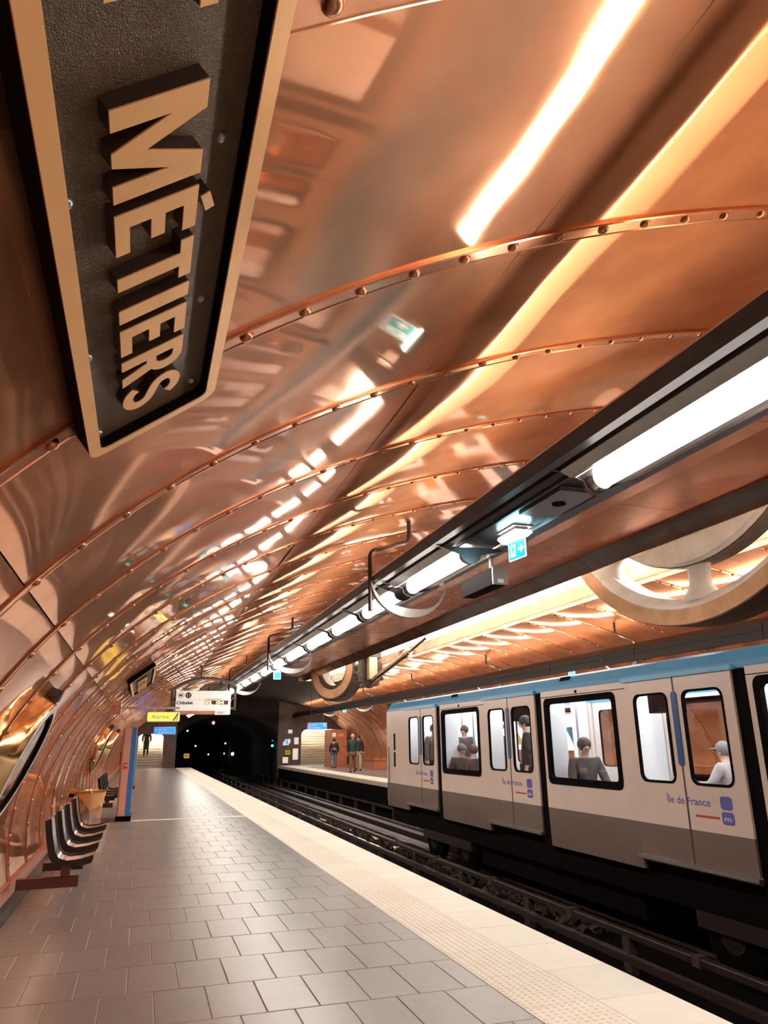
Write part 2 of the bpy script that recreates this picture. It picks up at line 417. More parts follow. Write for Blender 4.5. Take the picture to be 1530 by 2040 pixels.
while y < 31:
    y2 = y + 2.424; mb = MB(); mb.exty([(7.6, 4.18), (7.6, 3.93), (7.63, 3.93), (7.63, 4.18)], y + .003, y2 - .003); trim2.part('fascia_panel', mb, M_COPF)
    mb = MB(); mb.exty([(7.575, 3.93), (7.575, 3.90), (7.80, 3.90), (8.02, 4.16), (7.98, 4.16), (7.78, 3.93)], y + .003, y2 - .003); trim2.part('lip_panel', mb, M_CAS)
    y = y2
mb = MB(); mb.box(6.2, 8.0, YS, YSE, 4.95, 5.0); mb.box(6.18, 6.2, YS, YSE, 4.12, 5.0); mb.box(7.95, 8.0, YS, YSE, 4.12, 5.0); mb.box(6.2, 8., YSE, YSE+.05, 3.92, 5.)
trim2.part('slot_lining', mb, M_WHITE)
y = YS + .3
while y < 30.6:
    mb = MB(); mb.box(7.62, 7.68, y, y + 2.38, 4.185, 4.55); trim2.part('light_panel', mb, M_SLOT, label='white luminous panel inside the slot'); y += 2.424

# ---- near platform floor
flo = Thing('floor', (1, 20, 0), 'grey slate tiled platform with cream tactile edge strip', kind='structure')
mb = MB(); mb.box(-1.2, 3.1, YS, 50., -.6, -.005); flo.part('grout_bed', mb, M_GROUT)
TX, TY = .305, .597
tb = MB(); a = .003; tb.box(a, TX-a, a, TY-a, -.012, 0); TM = tb.mesh('floor_tile'); 
def bevmesh(me, wd):
    bm = bmesh.new(); bm.from_mesh(me); bmesh.ops.bevel(bm, geom=[e for e in bm.edges if all(v.co.z > -.001 for v in e.verts)], offset=wd, segments=1, affect='EDGES'); bm.to_mesh(me); bm.free()
bevmesh(TM, .0025)
tiles = []
row = 0; y = 5.93 - 23 * TY
while y < 49.6:
    x = -1.11 - (TX/2 if row % 2 else 0) + .235 - TX
    while x < 2.15:
        x0, x1 = max(x, -1.15), min(x + TX, 2.17)
        if x1 - x0 > .03: tiles.append((x0, x1, y))
        x += TX
    y += TY; row += 1
order = sorted(range(len(tiles)), key=lambda i: (pix((sum(tiles[i][:2])/2, tiles[i][2] + .3, 0)) or (0, 0, 1e9))[2] if seen((sum(tiles[i][:2])/2, tiles[i][2] + .3, 0), 150) else 1e9)
nearT = set(order[:300]); rest = MB()
for i, (x0, x1, y) in enumerate(tiles):
    if i in nearT and abs(x1 - x0 - TX) < .001:
        o = flo.inst('floor_tile', TM, (x0, y, rnd.uniform(-.0008, .0006)), M_TILE)
    elif i in nearT:
        q = MB(); q.box(x0+a, x1-a, y+a, y+TY-a, -.012, 0); flo.part('floor_tile', q, M_TILE)
    else: rest.box(x0+a, x1-a, y+a, y+TY-a, -.012, 0)
flo.part('distant_floor_tiles', rest, M_TILE, kind='stuff')
# tactile tiles with domes and edge slabs
tc_ = MB(); tc_.box(.002, .458, .002, .593, -.012, 0)
for i in range(9):
    for j in range(12): tc_.lathe([(.0145, 0), (.0115, .0035), (.004, .005), (.0003, .0052)], (.028 + i*.05, .024 + j*.0495, 0), (0, 0, 1), 6)
TCM = tc_.mesh('tactile_tile', (0, 0, 0), 40)
sl = MB(); sl.box(.002, .47, .002, .593, -.05, 0); SLM = sl.mesh('edge_slab'); bevmesh(SLM, .004)
y = 4.28 - 19 * .595
while y < 49.4:
    flo.inst('tactile_tile', TCM, (2.175, y, 0), M_STRIP); flo.inst('edge_slab', SLM, (2.637, y, 0), M_STRIP); y += .595
mb = MB(); mb.box(-.08, 2.17, 16.22, 16.46, -.004, .002); flo.part('white_line', mb, M_STRIP, label='pale strip across the platform')
# near platform face / pit
pit = Thing('floor_track_pit', (6, 20, -1.2), 'dark sunken track bed between the platforms', kind='structure')
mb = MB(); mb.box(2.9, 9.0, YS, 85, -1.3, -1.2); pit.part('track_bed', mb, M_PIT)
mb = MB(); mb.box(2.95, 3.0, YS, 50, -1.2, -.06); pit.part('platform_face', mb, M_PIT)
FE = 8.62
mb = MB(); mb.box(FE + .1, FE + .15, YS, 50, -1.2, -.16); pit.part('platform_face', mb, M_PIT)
# far platform
ff = Thing('floor_opposite', (11, 20, 0), 'opposite platform with cream edge strip', kind='structure')
mb = MB(); mb.box(FE + .95, 13.6, YS, 50., -.3, 0); ff.part('platform_surface', mb, M_TILE)
y = YS
sl2 = MB(); sl2.box(.003, .945, .003, .592, -.05, .001); SL2 = sl2.mesh('edge_slab')
sk = MB(); sk.box(0, .06, 0, 1.19, -.17, -.05); SKM = sk.mesh('edge_facing')
while y < 49.4:
    ff.inst('edge_slab', SL2, (FE, y, 0), M_STRIP); y += .595
y = YS
while y < 49: ff.inst('edge_facing', SKM, (FE + .03, y, 0), M_RISER); y += 1.2
for yy in (31., 37.5):
    mb = MB(); mb.box(FE - .005, FE + .04, yy, yy + .5, -.15, -.04); ff.part('yellow_marker', mb, M_YEL)
# baseboards
bl = Thing('baseboard_left', (-1.05, 20, 0), 'dark stone skirting along the copper wall', kind='structure')
br = Thing('baseboard_right', (13.4, 20, 0), 'dark skirting of the opposite platform', kind='structure')
y = YS
while y < 49.5:
    mb = MB(); mb.exty([(-1.13, -.004), (-.985, -.004), (-.99, .095), (-1.03, .125), (-1.15, .125)], y+.002, y+1.998); bl.part('skirting_block', mb, M_STONE)
    mb = MB(); mb.exty([(-1.05, .127), (-1.032, .127), (-1.045, .24), (-1.11, .24)], y+.002, y+1.998); bl.part('kick_plate', mb, M_COPM)
    mb = MB(); mb.exty([(13.1, .001), (13.3, .001), (13.42, .16), (13.2, .16)], y+.002, y+1.998); br.part('skirting_block', mb, M_STONE)
    y += 2.0
# back closing wall behind the photographer
mb = MB(); mb.box(-1.5, 13.8, YS - .3, YS - .1, -1.3, 5); single('wall_back', mb, M_ENDW, 'brown wall closing the station behind the viewer', kind='structure')

# ---- end wall with stair mouths and tunnel
ew = Thing('wall_end', (6, 50, 0), 'brown end wall pierced by tunnel and stair openings', kind='structure')
E0, E1 = 50.0, 50.5
def ewbox(x0, x1, z0, z1, m=M_ENDW, nm='wall_pier'):
    mb = MB(); mb.box(x0, x1, E0, E1, z0, z1); return ew.part(nm, mb, m)
ewbox(-1.6, -.22, -.1, 4.6); ewbox(1.45, 2.15, -.1, 4.6); ewbox(8.62, 10.15, -1.3, 4.6); ewbox(12.75, 13.9, -.1, 4.6)
ewbox(-.22, 1.45, 2.05, 4.6, nm='lintel'); ewbox(10.15, 12.75, 2.25, 4.6, nm='lintel')
for cx, cz, sx_ in ((-.22, 2.05, 1), (1.45, 2.05, -1), (10.15, 2.25, 1), (12.75, 2.25, -1)):
    r_ = .42; mb = MB(); mb.prism([(cx, cz)] + [(cx + sx_*(r_ - r_*math.sin(PI/2*i/8)), cz - (r_ - r_*math.cos(PI/2*i/8))) for i in range(9)], lambda u, v, w_: (u, w_, v), E0, E1); ew.part('arch_corner', mb, M_ENDW)
# arch over the tunnel mouth
arch = [(2.15 + (8.62-2.15) * i / 20, 1.9 + 1.35 * math.sin(PI * i / 20) ** .7) for i in range(21)]
mb = MB(); mb.prism([(2.15, 4.7)] + arch[:11] + [(arch[10][0], 4.7)], lambda u, v, w_: (u, w_, v), E0, E1); mb.prism([(arch[10][0], 4.7)] + arch[10:] + [(8.62, 4.7)], lambda u, v, w_: (u, w_, v), E0, E1)
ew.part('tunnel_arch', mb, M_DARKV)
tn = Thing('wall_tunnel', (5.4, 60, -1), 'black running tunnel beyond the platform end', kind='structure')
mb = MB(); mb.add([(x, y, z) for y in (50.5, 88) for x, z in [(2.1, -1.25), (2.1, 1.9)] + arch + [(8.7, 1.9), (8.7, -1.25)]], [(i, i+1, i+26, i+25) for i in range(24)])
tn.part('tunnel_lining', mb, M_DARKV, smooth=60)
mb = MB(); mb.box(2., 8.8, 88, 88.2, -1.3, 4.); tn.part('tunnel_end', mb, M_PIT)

# ================================================================== STAIRS
def stairs(x0, x1, y0, n, name, label, htop):
    T = Thing(name, ((x0+x1)/2, y0, 0), label, 'stairs'); sh, sd = .165, .30
    for i in range(n):
        mb = MB(); mb.box(x0, x1, y0 + i*sd, y0 + (i+1)*sd + .03, i*sh - .005, (i+1)*sh - .04); st = T.part('step', mb, M_RISER)
        mb = MB(); mb.box(x0, x1, y0 + i*sd - .02, y0 + (i+1)*sd, (i+1)*sh - .04, (i+1)*sh); T.part('tread', mb, M_STEP, st)
    ln = n*sd; hh = n*sh
    for xa in (x0 - .08, x1):
        mb = MB(); mb.extx([(y0 - .001, 0), (y0 + ln + 1.5, 0), (y0 + ln + 1.5, hh + 2.6), (y0 + ln*.5, hh*.5 + htop + .2), (y0 - .001, htop)], xa, xa + .08); T.part('side_wall', mb, M_CREAMW)
        mb = MB(); xr = xa + (.08 if xa < x0 else 0) + (.06 if xa < x0 else -.06); mb.tube([(xr, y0 + .1, .95), (xr, y0 + ln, hh + .95)], .025); T.part('handrail', mb, M_GREYM, smooth=60)
    mb = MB(); mb.extx([(y0, htop), (y0 + .8, htop), (y0 + ln + 1.5, hh + 2.6), (y0 + ln + 1.5, hh + 2.75), (y0, htop + .15)], x0, x1); T.part('soffit', mb, M_CREAMW)
    mb = MB(); mb.box(x0, x1, y0 + ln + 1.45, y0 + ln + 1.55, hh, hh + 2.6); T.part('landing_wall', mb, M_CREAMW)
    return T
stL = stairs(-.14, 1.37, 50.55, 16, 'staircase', 'exit staircase at the end of the near platform', 2.1)
stR = stairs(10.23, 12.67, 50.55, 16, 'staircase', 'wide cream staircase at the end of the opposite platform', 2.3)
for x, z in ((.6, 2.55), (11.4, 2.75)):
    nm = 'near' if x < 5 else 'opposite'
    for q in range(2):
        mb = MB(); mb.box(x - .45, x + .45, 51.9 + q*1.7, 52.05 + q*1.7, z + q*.8 - .12, z + q*.8 - .06); single('stair_lamp', mb, M_STLAMP, '%s tube lamp under the soffit of the %s platform staircase' % (('lower', 'upper')[q], nm), 'lamp')

# ================================================================== STATION NAME SIGNS
def _arc(cx, cy, rx, ry, a, b, n): return [(cx + rx*math.cos(math.radians(a + (b-a)*i/n)), cy + ry*math.sin(math.radians(a + (b-a)*i/n))) for i in range(n+1)]
_sc = _arc(.5, .735, .36, .19, 15, 180, 9) + _arc(.5, .735, .36, .215, 190, 250, 4) + _arc(.5, .265, .36, .215, 70, 0, 5) + _arc(.5, .265, .36, .19, -10, -165, 9)
def _stroke(pts, w):
    l, r = [], []
    for i, p in enumerate(pts):
        a = pts[max(i-1, 0)]; b = pts[min(i+1, len(pts)-1)]; dx, dy = b[0]-a[0], b[1]-a[1]; d = math.hypot(dx, dy); nx, ny = -dy/d*w*1.25, dx/d*w*.62
        l.append((p[0]+nx/2, p[1]+ny*.62)); r.append((p[0]-nx/2, p[1]-ny*.62))
    return l + r[::-1]
GLY = {'M': [[(0,0),(0,1),(.27,1),(.5,.36),(.73,1),(1,1),(1,0),(.79,0),(.79,.62),(.575,0),(.425,0),(.21,.62),(.21,0)]],
 'E': [[(0,0),(0,1),(1,1),(1,.83),(.36,.83),(.36,.6),(.86,.6),(.86,.43),(.36,.43),(.36,.17),(1,.17),(1,0)]],
 'T': [[(.33,0),(.33,.83),(0,.83),(0,1),(1,1),(1,.83),(.67,.83),(.67,0)]],
 'I': [[(0,0),(0,1),(1,1),(1,0)]],
 'A': [[(0,0),(.34,1),(.66,1),(.52,.76),(.5,.76),(.38,.38),(.62,.38),(.5,.76),(.52,.76),(.66,1),(1,0),(.74,0),(.67,.22),(.33,.22),(.26,0)]],
 'R': [[(0,0),(0,1),(.5,1)] + _arc(.55,.72,.42,.28,85,-60,9) + [(1,0),(.66,0),(.45,.4),(.33,.4),(.33,.56),(.5,.56)] + _arc(.5,.70,.16,.14,-90,90,6) + [(.33,.84),(.33,.0)]],
 'S': [_stroke(_sc, .23)]}
def glyph_mb(ch, w, h, org, U, V, depth):
    mb = MB(); W = U.cross(V)
    for poly in GLY[ch]: mb.prism(poly, lambda u, v, d: tuple(org + U*(u*w) + V*(v*h) + W*d), 0, depth)
    return mb
def name_sign(yend, label, L=2.72):
    P1 = Vector((-.22, yend, 2.30)); U = Vector((0, 1, 0)); V = Vector((.36, 0, .28)).normalized(); W = U.cross(V)
    Hh = .456; T = Thing('station_name_sign', tuple(P1), label, 'sign', 'enamel station name signs on the copper vault')
    pt = lambda u, v, w_: tuple(P1 + U*(u - L) + V*v + W*w_)
    mb = MB(); mb.prism(rrect(.02, L-.02, .02, Hh-.02, .03), pt, -.06, -.032); T.part('backplate', mb, M_BACKPLATE)
    mb = MB(); ring_ext(mb, rrect(0, L, 0, Hh, .045), rrect(.036, L-.036, .036, Hh-.036, .03), pt, -.07, 0); fr = T.part('frame_body', mb, M_BLACK)
    mb = MB(); ring_ext(mb, rrect(-.001, L+.001, -.001, Hh+.001, .046), rrect(.037, L-.037, .037, Hh-.037, .029), pt, 0, .004); T.part('frame_face', mb, M_BRONZE, label='bronze coloured frame face')
    # stand-offs to the vault
    for u in (.25, L/2, L-.25):
        mb = MB(); mb.obox(P1 + U*(u-L) + V*(Hh/2) - W*.12, (U, V, W), (.05, .12, .045)); T.part('bracket', mb, M_IRON)
    # lettering: relief letters with bright faces
    wd = dict(A=.155, R=.14, T=.135, S=.14, E=.122, M=.215, I=.055); gap = .034; base, hL = .122, .184
    x = L - (2.3 - 2.095)
    for word in ('MÉTIERS', 'ET', 'ARTS'):
        for ch in reversed(word):
            c0 = {'É': 'E'}.get(ch, ch); x -= wd[c0]
            for (lo, hi, mt, nm) in ((-.033, -.002, M_LETSIDE, 'letter'), (-.002, .001, M_BRONZE, 'letter_face')):
                q = glyph_mb(c0, wd[c0], hL, P1 + U*(x - L) + V*base + W*lo, U, V, hi-lo)
                if ch == 'É': q.obox(P1 + U*(x + wd['E']*.5 - L) + V*(base + hL + .026) + W*((lo+hi)/2), ((U + V*.3).normalized(), (V - U*.3).normalized(), W), (.026, .011, (hi-lo)/2))
                o = T.part(nm, q, mt, par if nm == 'letter_face' else None)
                if nm == 'letter': par = o
            x -= gap
        x -= .1
    for u, v in [(L - .09, .052), (L - .125, .378), (L - .57, .05), (L - .6, .372), (L - 1.13, .05), (L - 1.154, .37), (L - 1.7, .05), (L - 1.7, .372), (L-2.3, .05), (L-2.3, .372), (.1, .05), (.1, .372)]:
        mb = MB(); c = P1 + U*(u-L) + V*v - W*.033; mb.lathe([(.0125, 0), (.012, .005), (.008, .010), (.0005, .012)], c, W, 12); T.part('bolt', mb, M_GREYM, smooth=60)
    return T
name_sign(2.3, 'large enamel station sign with raised bronze letters, nearest, high on the vault')
name_sign(15.1, 'farther enamel station name sign further down the vault beyond the first', 3.4)

# ================================================================== LIGHT TROUGHS
def trough(mir, label):
    mx = (lambda x: 12.4 - x) if mir else (lambda x: x)
    T = Thing('light_trough', (mx(2.69), 20, 2.97), label, 'light', 'suspended fluorescent light troughs')
    def E(mb, poly, y0, y1): return mb.exty([(mx(x), z) for x, z in poly], y0, y1)
    body = [(2.27, 3.17), (2.33, 3.105), (2.40, 3.105), (2.405, 3.125), (2.43, 3.125), (2.435, 3.095), (2.49, 3.085), (2.50, 3.12), (2.56, 3.125), (2.565, 3.10), (2.585, 3.10), (2.59, 3.125), (2.94, 3.125), (2.95, 3.09), (3.06, 3.09), (3.10, 3.16), (3.06, 3.20), (2.98, 3.28), (2.40, 3.28), (2.36, 3.24)]
    y = YS + .2
    while y < 48:
        y2 = min(y + 6.6, 48.6); mb = MB(); E(mb, body, y, y2 - .006); T.part('housing', mb, M_TROUGH); y = y2
    segs = [(-7.2, -4.4), (-4.2, -1.4), (-1.2, 1.1), (1.2, 3.85), (5.84, 7.45), (7.7, 9.2), (9.32, 10.85), (10.98, 12.68), (12.82, 14.62), (14.78, 16.25)]
    y = 16.4
    while y < 46.5: segs.append((y, y + 1.62)); y += 1.77
    for a0, b0 in segs:
        mb = MB(); n = 10
        prof = [(2.70 + .068 * math.cos(PI + PI*i/n), 3.05 + .068 * math.sin(PI + PI*i/n)) for i in range(n+1)]
        E(mb, prof, a0 + .09, b0 - .09); T.part('diffuser', mb, M_TUBE, smooth=50, label='bright ribbed fluorescent diffuser')
        mb = MB(); mb.cyl((mx(2.545), a0 + .02, 3.075), (mx(2.545), b0 - .02, 3.075), .017, n=8); T.part('tube', mb, M_TUBE, smooth=60, label='thin fluorescent tube')
        mb = MB(); E(mb, [(2.435, 3.096), (2.52, 3.06), (2.61, 3.055), (2.632, 3.05), (2.632, 3.06), (2.52, 3.072), (2.44, 3.11)], a0, b0)
        E(mb, [(2.768, 3.05), (2.90, 3.06), (2.99, 3.088), (2.985, 3.10), (2.90, 3.072), (2.768, 3.062)], a0, b0); T.part('reflector', mb, M_GREYM)
        for ye in (a0, b0):
            mb = MB(); E(mb, [(2.36, 3.10), (2.46, 3.09), (2.60, 3.04), (2.615, 2.995), (2.66, 2.962), (2.70, 2.955), (2.74, 2.962), (2.785, 2.995), (2.80, 3.04), (3.02, 3.085), (3.02, 3.11)], ye - .012, ye + .012); T.part('end_plate', mb, M_TROUGH)
            mb = MB(); E(mb, [(2.70 + .076 * math.cos(PI + PI*i/n), 3.05 + .076 * math.sin(PI + PI*i/n)) for i in range(n+1)], ye - (.012 if ye == b0 else -.012), ye + (.09 if ye == a0 else -.09)); T.part('diffuser_collar', mb, M_ALU, smooth=50)
    y = YS + .2
    while y < 48:      # uplight gutter on top: dark front lip, white back reflector, tube between
        if mir: break
        y2 = min(y + 3.3, 48.6); mb = MB(); E(mb, [(2.60, 3.275), (2.62, 3.275), (2.62, 3.365), (2.60, 3.365)], y, y2); T.part('gutter_lip', mb, M_TROUGH)
        mb = MB(); E(mb, [(2.78, 3.282), (2.94, 3.282), (3.0, 3.32), (3.0, 3.415), (3.012, 3.415), (3.012, 3.27), (2.78, 3.27)], y, y2); T.part('uplight_reflector', mb, M_WHITE); y = y2
    y = YS + .3
    while y < 47:
        ux = 9.93 if mir else 2.885; mb = MB(); mb.cyl((ux, y, 3.312), (ux, y + 2.4, 3.312), .02, n=8); T.part('uplight_tube', mb, M_UP2 if mir else M_UP, smooth=60); y += 2.42
    if mir:
        y = YS + .2
        while y < 48:
            y2 = min(y + 3.3, 48.6); mb = MB(); mb.exty([(9.225, 2.91), (9.33, 2.91), (9.33, 3.16), (9.25, 3.16), (9.25, 3.08), (9.235, 3.08), (9.235, 3.05), (9.25, 3.05), (9.25, 2.98), (9.225, 2.98)], y, y2 - .02); T.part('cable_tray', mb, M_TRAY); y = y2
    # hangers with half-ring cradles
    for y in ((7.56, 14.6, 21.6, 28.4, 35., .6) if not mir else (7., 13.64, 20.15, 26.73, 33.4, 40.)):
        xa = 2.74; pz = 3.89; x0 = 2.27; pth = [(mx(xa), y, pz), (mx(xa), y, 3.68)]
        for i in range(1, 7): a = math.radians(90*i/6); pth.append((mx(xa - .09 + .09*math.cos(a)), y, 3.68 - .09*math.sin(a)))
        pth += [(mx(x0 + .1), y, 3.50)]
        for i in range(1, 7): a = math.radians(90*i/6); pth.append((mx(x0 + .1 - .1*math.sin(a)), y, 3.50 - .1 + .1*math.cos(a)))
        pth += [(mx(x0), y, 2.80)]
        mb = MB(); mb.tube(pth, .024); h = T.part('hanger', mb, M_TROUGH, smooth=60)
        mb = MB(); mb.box(mx(xa) - .07, mx(xa) + .07, y - .05, y + .05, 3.875, 3.90); T.part('ceiling_plate', mb, M_TROUGH, h)
        mb = MB(); o_ = []; i_ = []
        for i in range(17):
            a = math.radians(186 + 160*i/16); o_.append((mx(2.72 + .46*math.cos(a)), 3.19 + .45*math.sin(a))); i_.append((mx(2.72 + .44*math.cos(a)), 3.19 + (.45 - .10*math.sin(PI*min(1, i/14)) - .004)*math.sin(a)))
        mb.exty(o_ + i_[::-1], y - .035, y + .035); T.part('cradle_ring', mb, M_GREYM, smooth=40, label='pale half ring cradle under the trough')
    return T
trough(False, 'long dark light trough hung from the vault over the near platform')
trough(True, 'long dark light trough over the opposite platform above the train')

# exit lamp with running man sign
def exit_lamp(x, y, z, label, full=True, sgn=1):
    T = Thing('exit_lamp', (x, y, z), label, 'exit sign', 'emergency exit lamps under the troughs')
    mb = MB(); mb.box(x - .09, x + .09, y - .16, y + .16, z + .085, z + .10); T.part('mount_plate', mb, M_COPM)
    mb = MB(); mb.box(x - .055, x + .055, y - .13, y + .13, z + .055, z + .086); T.part('lamp_base', mb, M_TROUGH)
    mb = MB(); mb.exty([(x - .075, z + .055), (x - .085, z + .035), (x - .04, z), (x + .04, z), (x + .085, z + .035), (x + .075, z + .055)], y - .15, y + .15); T.part('diffuser', mb, M_CYAN)
    U = Vector((.12, -1, 0)).normalized() if full else Vector((1, 0, 0)); V = Vector((0, 0, 1)); W = U.cross(V)
    c = Vector((x + .0, y - .03, z - .085)); kx = 1.15 if full else .8; pt = lambda u, v, w_: tuple(c + U*(u*kx) + V*(v*.82) + W*w_)
    mb = MB(); mb.prism(rrect(-.1, .1, -.095, .095, .008), pt, -.004, .004); p = T.part('sign_plate', mb, M_EXIT)
    mb = MB(); ring_ext(mb, rrect(-.104, .104, -.099, .099, .008), rrect(-.096, .096, -.091, .091, .006), pt, -.005, .005); T.part('sign_edge', mb, M_EXITW, p)
    if full:
        mb = MB(); mb.prism([(-.078, -.065), (-.018, -.065), (-.018, .065), (-.078, .065)], pt, .004, .0052); T.part('doorway_pictogram', mb, M_EXITW, p)
        mb = MB(); mb.prism([(.012, .012), (.045, .012), (.045, .045), (.085, 0), (.045, -.045), (.045, -.012), (.012, -.012)], pt, .004, .0056); T.part('arrow', mb, M_EXITW, p)
        mb = MB()
        for poly in ([(-.055, .005), (-.038, .005), (-.032, .03), (-.05, .034)], [(-.05, .005), (-.036, .008), (-.028, -.02), (-.03, -.045), (-.038, -.045), (-.038, -.02)], [(-.055, .01), (-.045, .005), (-.055, -.02), (-.07, -.035), (-.075, -.03), (-.062, -.012)], [(-.034, .026), (-.022, .012), (-.026, .006), (-.04, .018)], [(-.05, .03), (-.066, .018), (-.068, .004), (-.061, .004), (-.058, .014), (-.048, .02)],
                     [(-.041 + .009*math.cos(a), .048 + .009*math.sin(a)) for a in [2*PI*i/8 for i in range(8)]]): mb.prism(poly, pt, .0052, .0062)
        T.part('running_man', mb, M_EXIT, p)
    return T
exit_lamp(2.84, 5.25, 3.03, 'lit green running man exit sign under the near trough', True)
exit_lamp(2.84, 16.9, 2.98, 'small lit exit lamp farther along the near trough', False)
exit_lamp(9.45, 15.2, 2.98, 'lit exit lamp on the far trough over the train roof', False)
exit_lamp(9.45, 36., 2.98, 'small lit exit lamp above the blue exit sign opposite', False)
mb = MB(); mb.box(2.62, 2.92, 4.15, 4.75, 3.085, 3.12); T = Thing('service_hatch', (2.77, 4.45, 3.08), 'grey square access plate with round vent under the near trough', 'hatch')
T.part('plate', mb, M_GREYM); mb = MB(); mb.cyl((2.77, 4.42, 3.078), (2.77, 4.42, 3.086), .05, n=16); T.part('vent', mb, M_BLACK)
# loudspeaker
T = Thing('loudspeaker', (3.02, 6.2, 2.8), 'dark box loudspeaker hung on a pole under the near trough', 'speaker')
mb = MB(); mb.exty([(2.95, 2.80), (3.09, 2.80), (3.10, 2.96), (2.94, 2.96)], 5.92, 6.62); T.part('cabinet', mb, M_BLACK, bevel=.006)
mb = MB(); mb.box(2.945, 3.095, 5.905, 5.92, 2.80, 2.96); fp = T.part('front_plate', mb, M_GREYM)
mb = MB(); mb.box(2.99, 3.05, 5.90, 5.905, 2.815, 2.85); T.part('badge', mb, M_WPRINT, fp)
mb = MB(); mb.cyl((3.02, 6.08, 2.955), (3.02, 6.08, 3.13), .02); T.part('pole', mb, M_GREYM, smooth=60)

# ================================================================== WHEELS IN THE SLOT
def arc(r, a0, a1, n, c): return [(c[0] + r*math.cos(a0 + (a1-a0)*i/n), c[1] + r*math.sin(a0 + (a1-a0)*i/n)) for i in range(n+1)]
WC = (7.86, 6.22); T = Thing('flywheel', (7.0, WC[0], 2.86), 'huge ochre rimmed spoked wheel emerging from the crown slot', 'wheel')
a0, a1 = math.radians(270 - 58), math.radians(270 + 58); A0, A1 = math.radians(270-52), math.radians(270+52)
mb = MB(); prof = [(3.34, 6.80), (3.34, 7.34), (3.14, 7.34), (3.14, 6.80)]
def sweep(prof, a0, a1, n):
    mb = MB(); k = len(prof)
    for i in range(n+1):
        a = a0 + (a1-a0)*i/n
        for r, x in prof: mb.v.append((x, WC[0] + r*math.cos(a), WC[1] + r*math.sin(a)))
    for i in range(n):
        for j in range(k): mb.f.append((i*k+j, i*k+(j+1) % k, (i+1)*k+(j+1) % k, (i+1)*k+j))
    mb.f += [tuple(range(k)), tuple(range(n*k, n*k+k))]; return mb
T.part('rim_face', sweep([(3.34, 6.80), (3.345, 6.82), (3.14, 6.82), (3.14, 6.80)], A0, A1, 48), M_OCHRE, smooth=40)
T.part('rim', sweep([(3.34, 6.82), (3.34, 7.34), (2.98, 7.30), (2.98, 6.95), (3.06, 6.90), (3.12, 6.82)], A0, A1, 48), M_PLASTER, smooth=40)
T.part('rim_tread', sweep([(3.352, 6.822), (3.352, 7.335), (3.34, 7.335), (3.34, 6.822)], A0, A1, 48), M_IRON, smooth=40)
T.part('hub_disc', sweep([(2.50, 6.86), (2.53, 6.90), (2.53, 7.22), (2.50, 7.26), (1.7, 7.26), (1.7, 6.86)], math.radians(270-44), math.radians(270+44), 40), M_PLASTER, smooth=40)
T.part('hub_rim_line', sweep([(2.545, 6.95), (2.545, 7.22), (2.53, 7.22), (2.53, 6.95)], math.radians(270-44), math.radians(270+44), 40), M_IRON, smooth=40)
for ac in (271.5, 271.5 - 42, 271.5 + 42):
    mb = MB(); n = 12
    for s_ in range(n+1):
        f = s_ / n; r = 2.50 + f * .52; hw = .17 + .36 * max(0, (f - .45) / .55) ** 2.2 + .05 * (1-f)**3; hx = .10 + .06 * f*f
        a = math.radians(ac); cy = WC[0] + r*math.cos(a); cz = WC[1] + r*math.sin(a); ty, tz = -math.sin(a), math.cos(a)
        for j in range(12): b = 2*PI*j/12; mb.v.append((7.06 + hx*math.sin(b), cy + ty*hw*math.cos(b), cz + tz*hw*math.cos(b)))
    for s_ in range(n):
        for j in range(12): mb.f.append((s_*12+j, s_*12+(j+1) % 12, (s_+1)*12+(j+1) % 12, (s_+1)*12+j))
    T.part('spoke', mb, M_PLASTER, smooth=180)
# second ring wheel, turned towards the viewer
ax = Vector((math.sin(math.radians(-58)), -math.cos(math.radians(-58)), 0)).normalized()
T = Thing('ring_wheel', (7.0, 28., 2.9), 'thick dark bronze ring wheel hanging in the slot farther along', 'wheel')
c = Vector((7.02, 28., 4.12))
mb = MB(); mb.lathe([(1.22, -.25), (1.22, .22), (1.16, .27), (.72, .24), (.62, .15), (.62, -.25), (1.22, -.25)], c, ax, 40); T.part('ring_body', mb, M_IRON, smooth=40)
mb = MB(); mb.lathe([(1.10, .268), (1.10, .285), (.78, .27), (.78, .245)], c, ax, 40); T.part('raised_face', mb, M_OCHRE, smooth=40)
# pinion with shaft
T = Thing('pinion_shaft', (7.0, 23., 3.1), 'cream bearing block with toothed pinion and slanted bronze shaft', 'machine part')
mb = MB(); mb.box(6.86, 7.14, 23., 23.3, 3.35, 4.05); T.part('bearing_block', mb, M_CREAMMETAL, bevel=.02)
mb = MB(); gear = []
for i in range(48): a = 2*PI*i/48; gear.append((7.0 + (.50 if i % 4 < 2 else .43)*math.cos(a), 3.60 + (.50 if i % 4 < 2 else .43)*math.sin(a)))
mb.exty(gear, 23.35, 23.75); T.part('pinion', mb, M_IRON)
mb = MB(); mb.cyl((7.0, 23.1, 3.32), (7.05, 19.6, 3.86), .085, .085, 16); sh_ = T.part('shaft', mb, M_STEEL, smooth=50)
mb = MB(); mb.cyl((7.045, 20.0, 3.795), (7.052, 19.75, 3.84), .12, .12, 16); mb.cyl((7.05, 19.6, 3.86), (7.1, 18.4, 4.1), .05, .05, 12); T.part('coupling', mb, M_STEEL, sh_, smooth=50)
mb = MB(); mb.box(6.7, 7.3, 23.05, 23.7, 4.05, 4.9); T.part('mounting', mb, M_IRON)

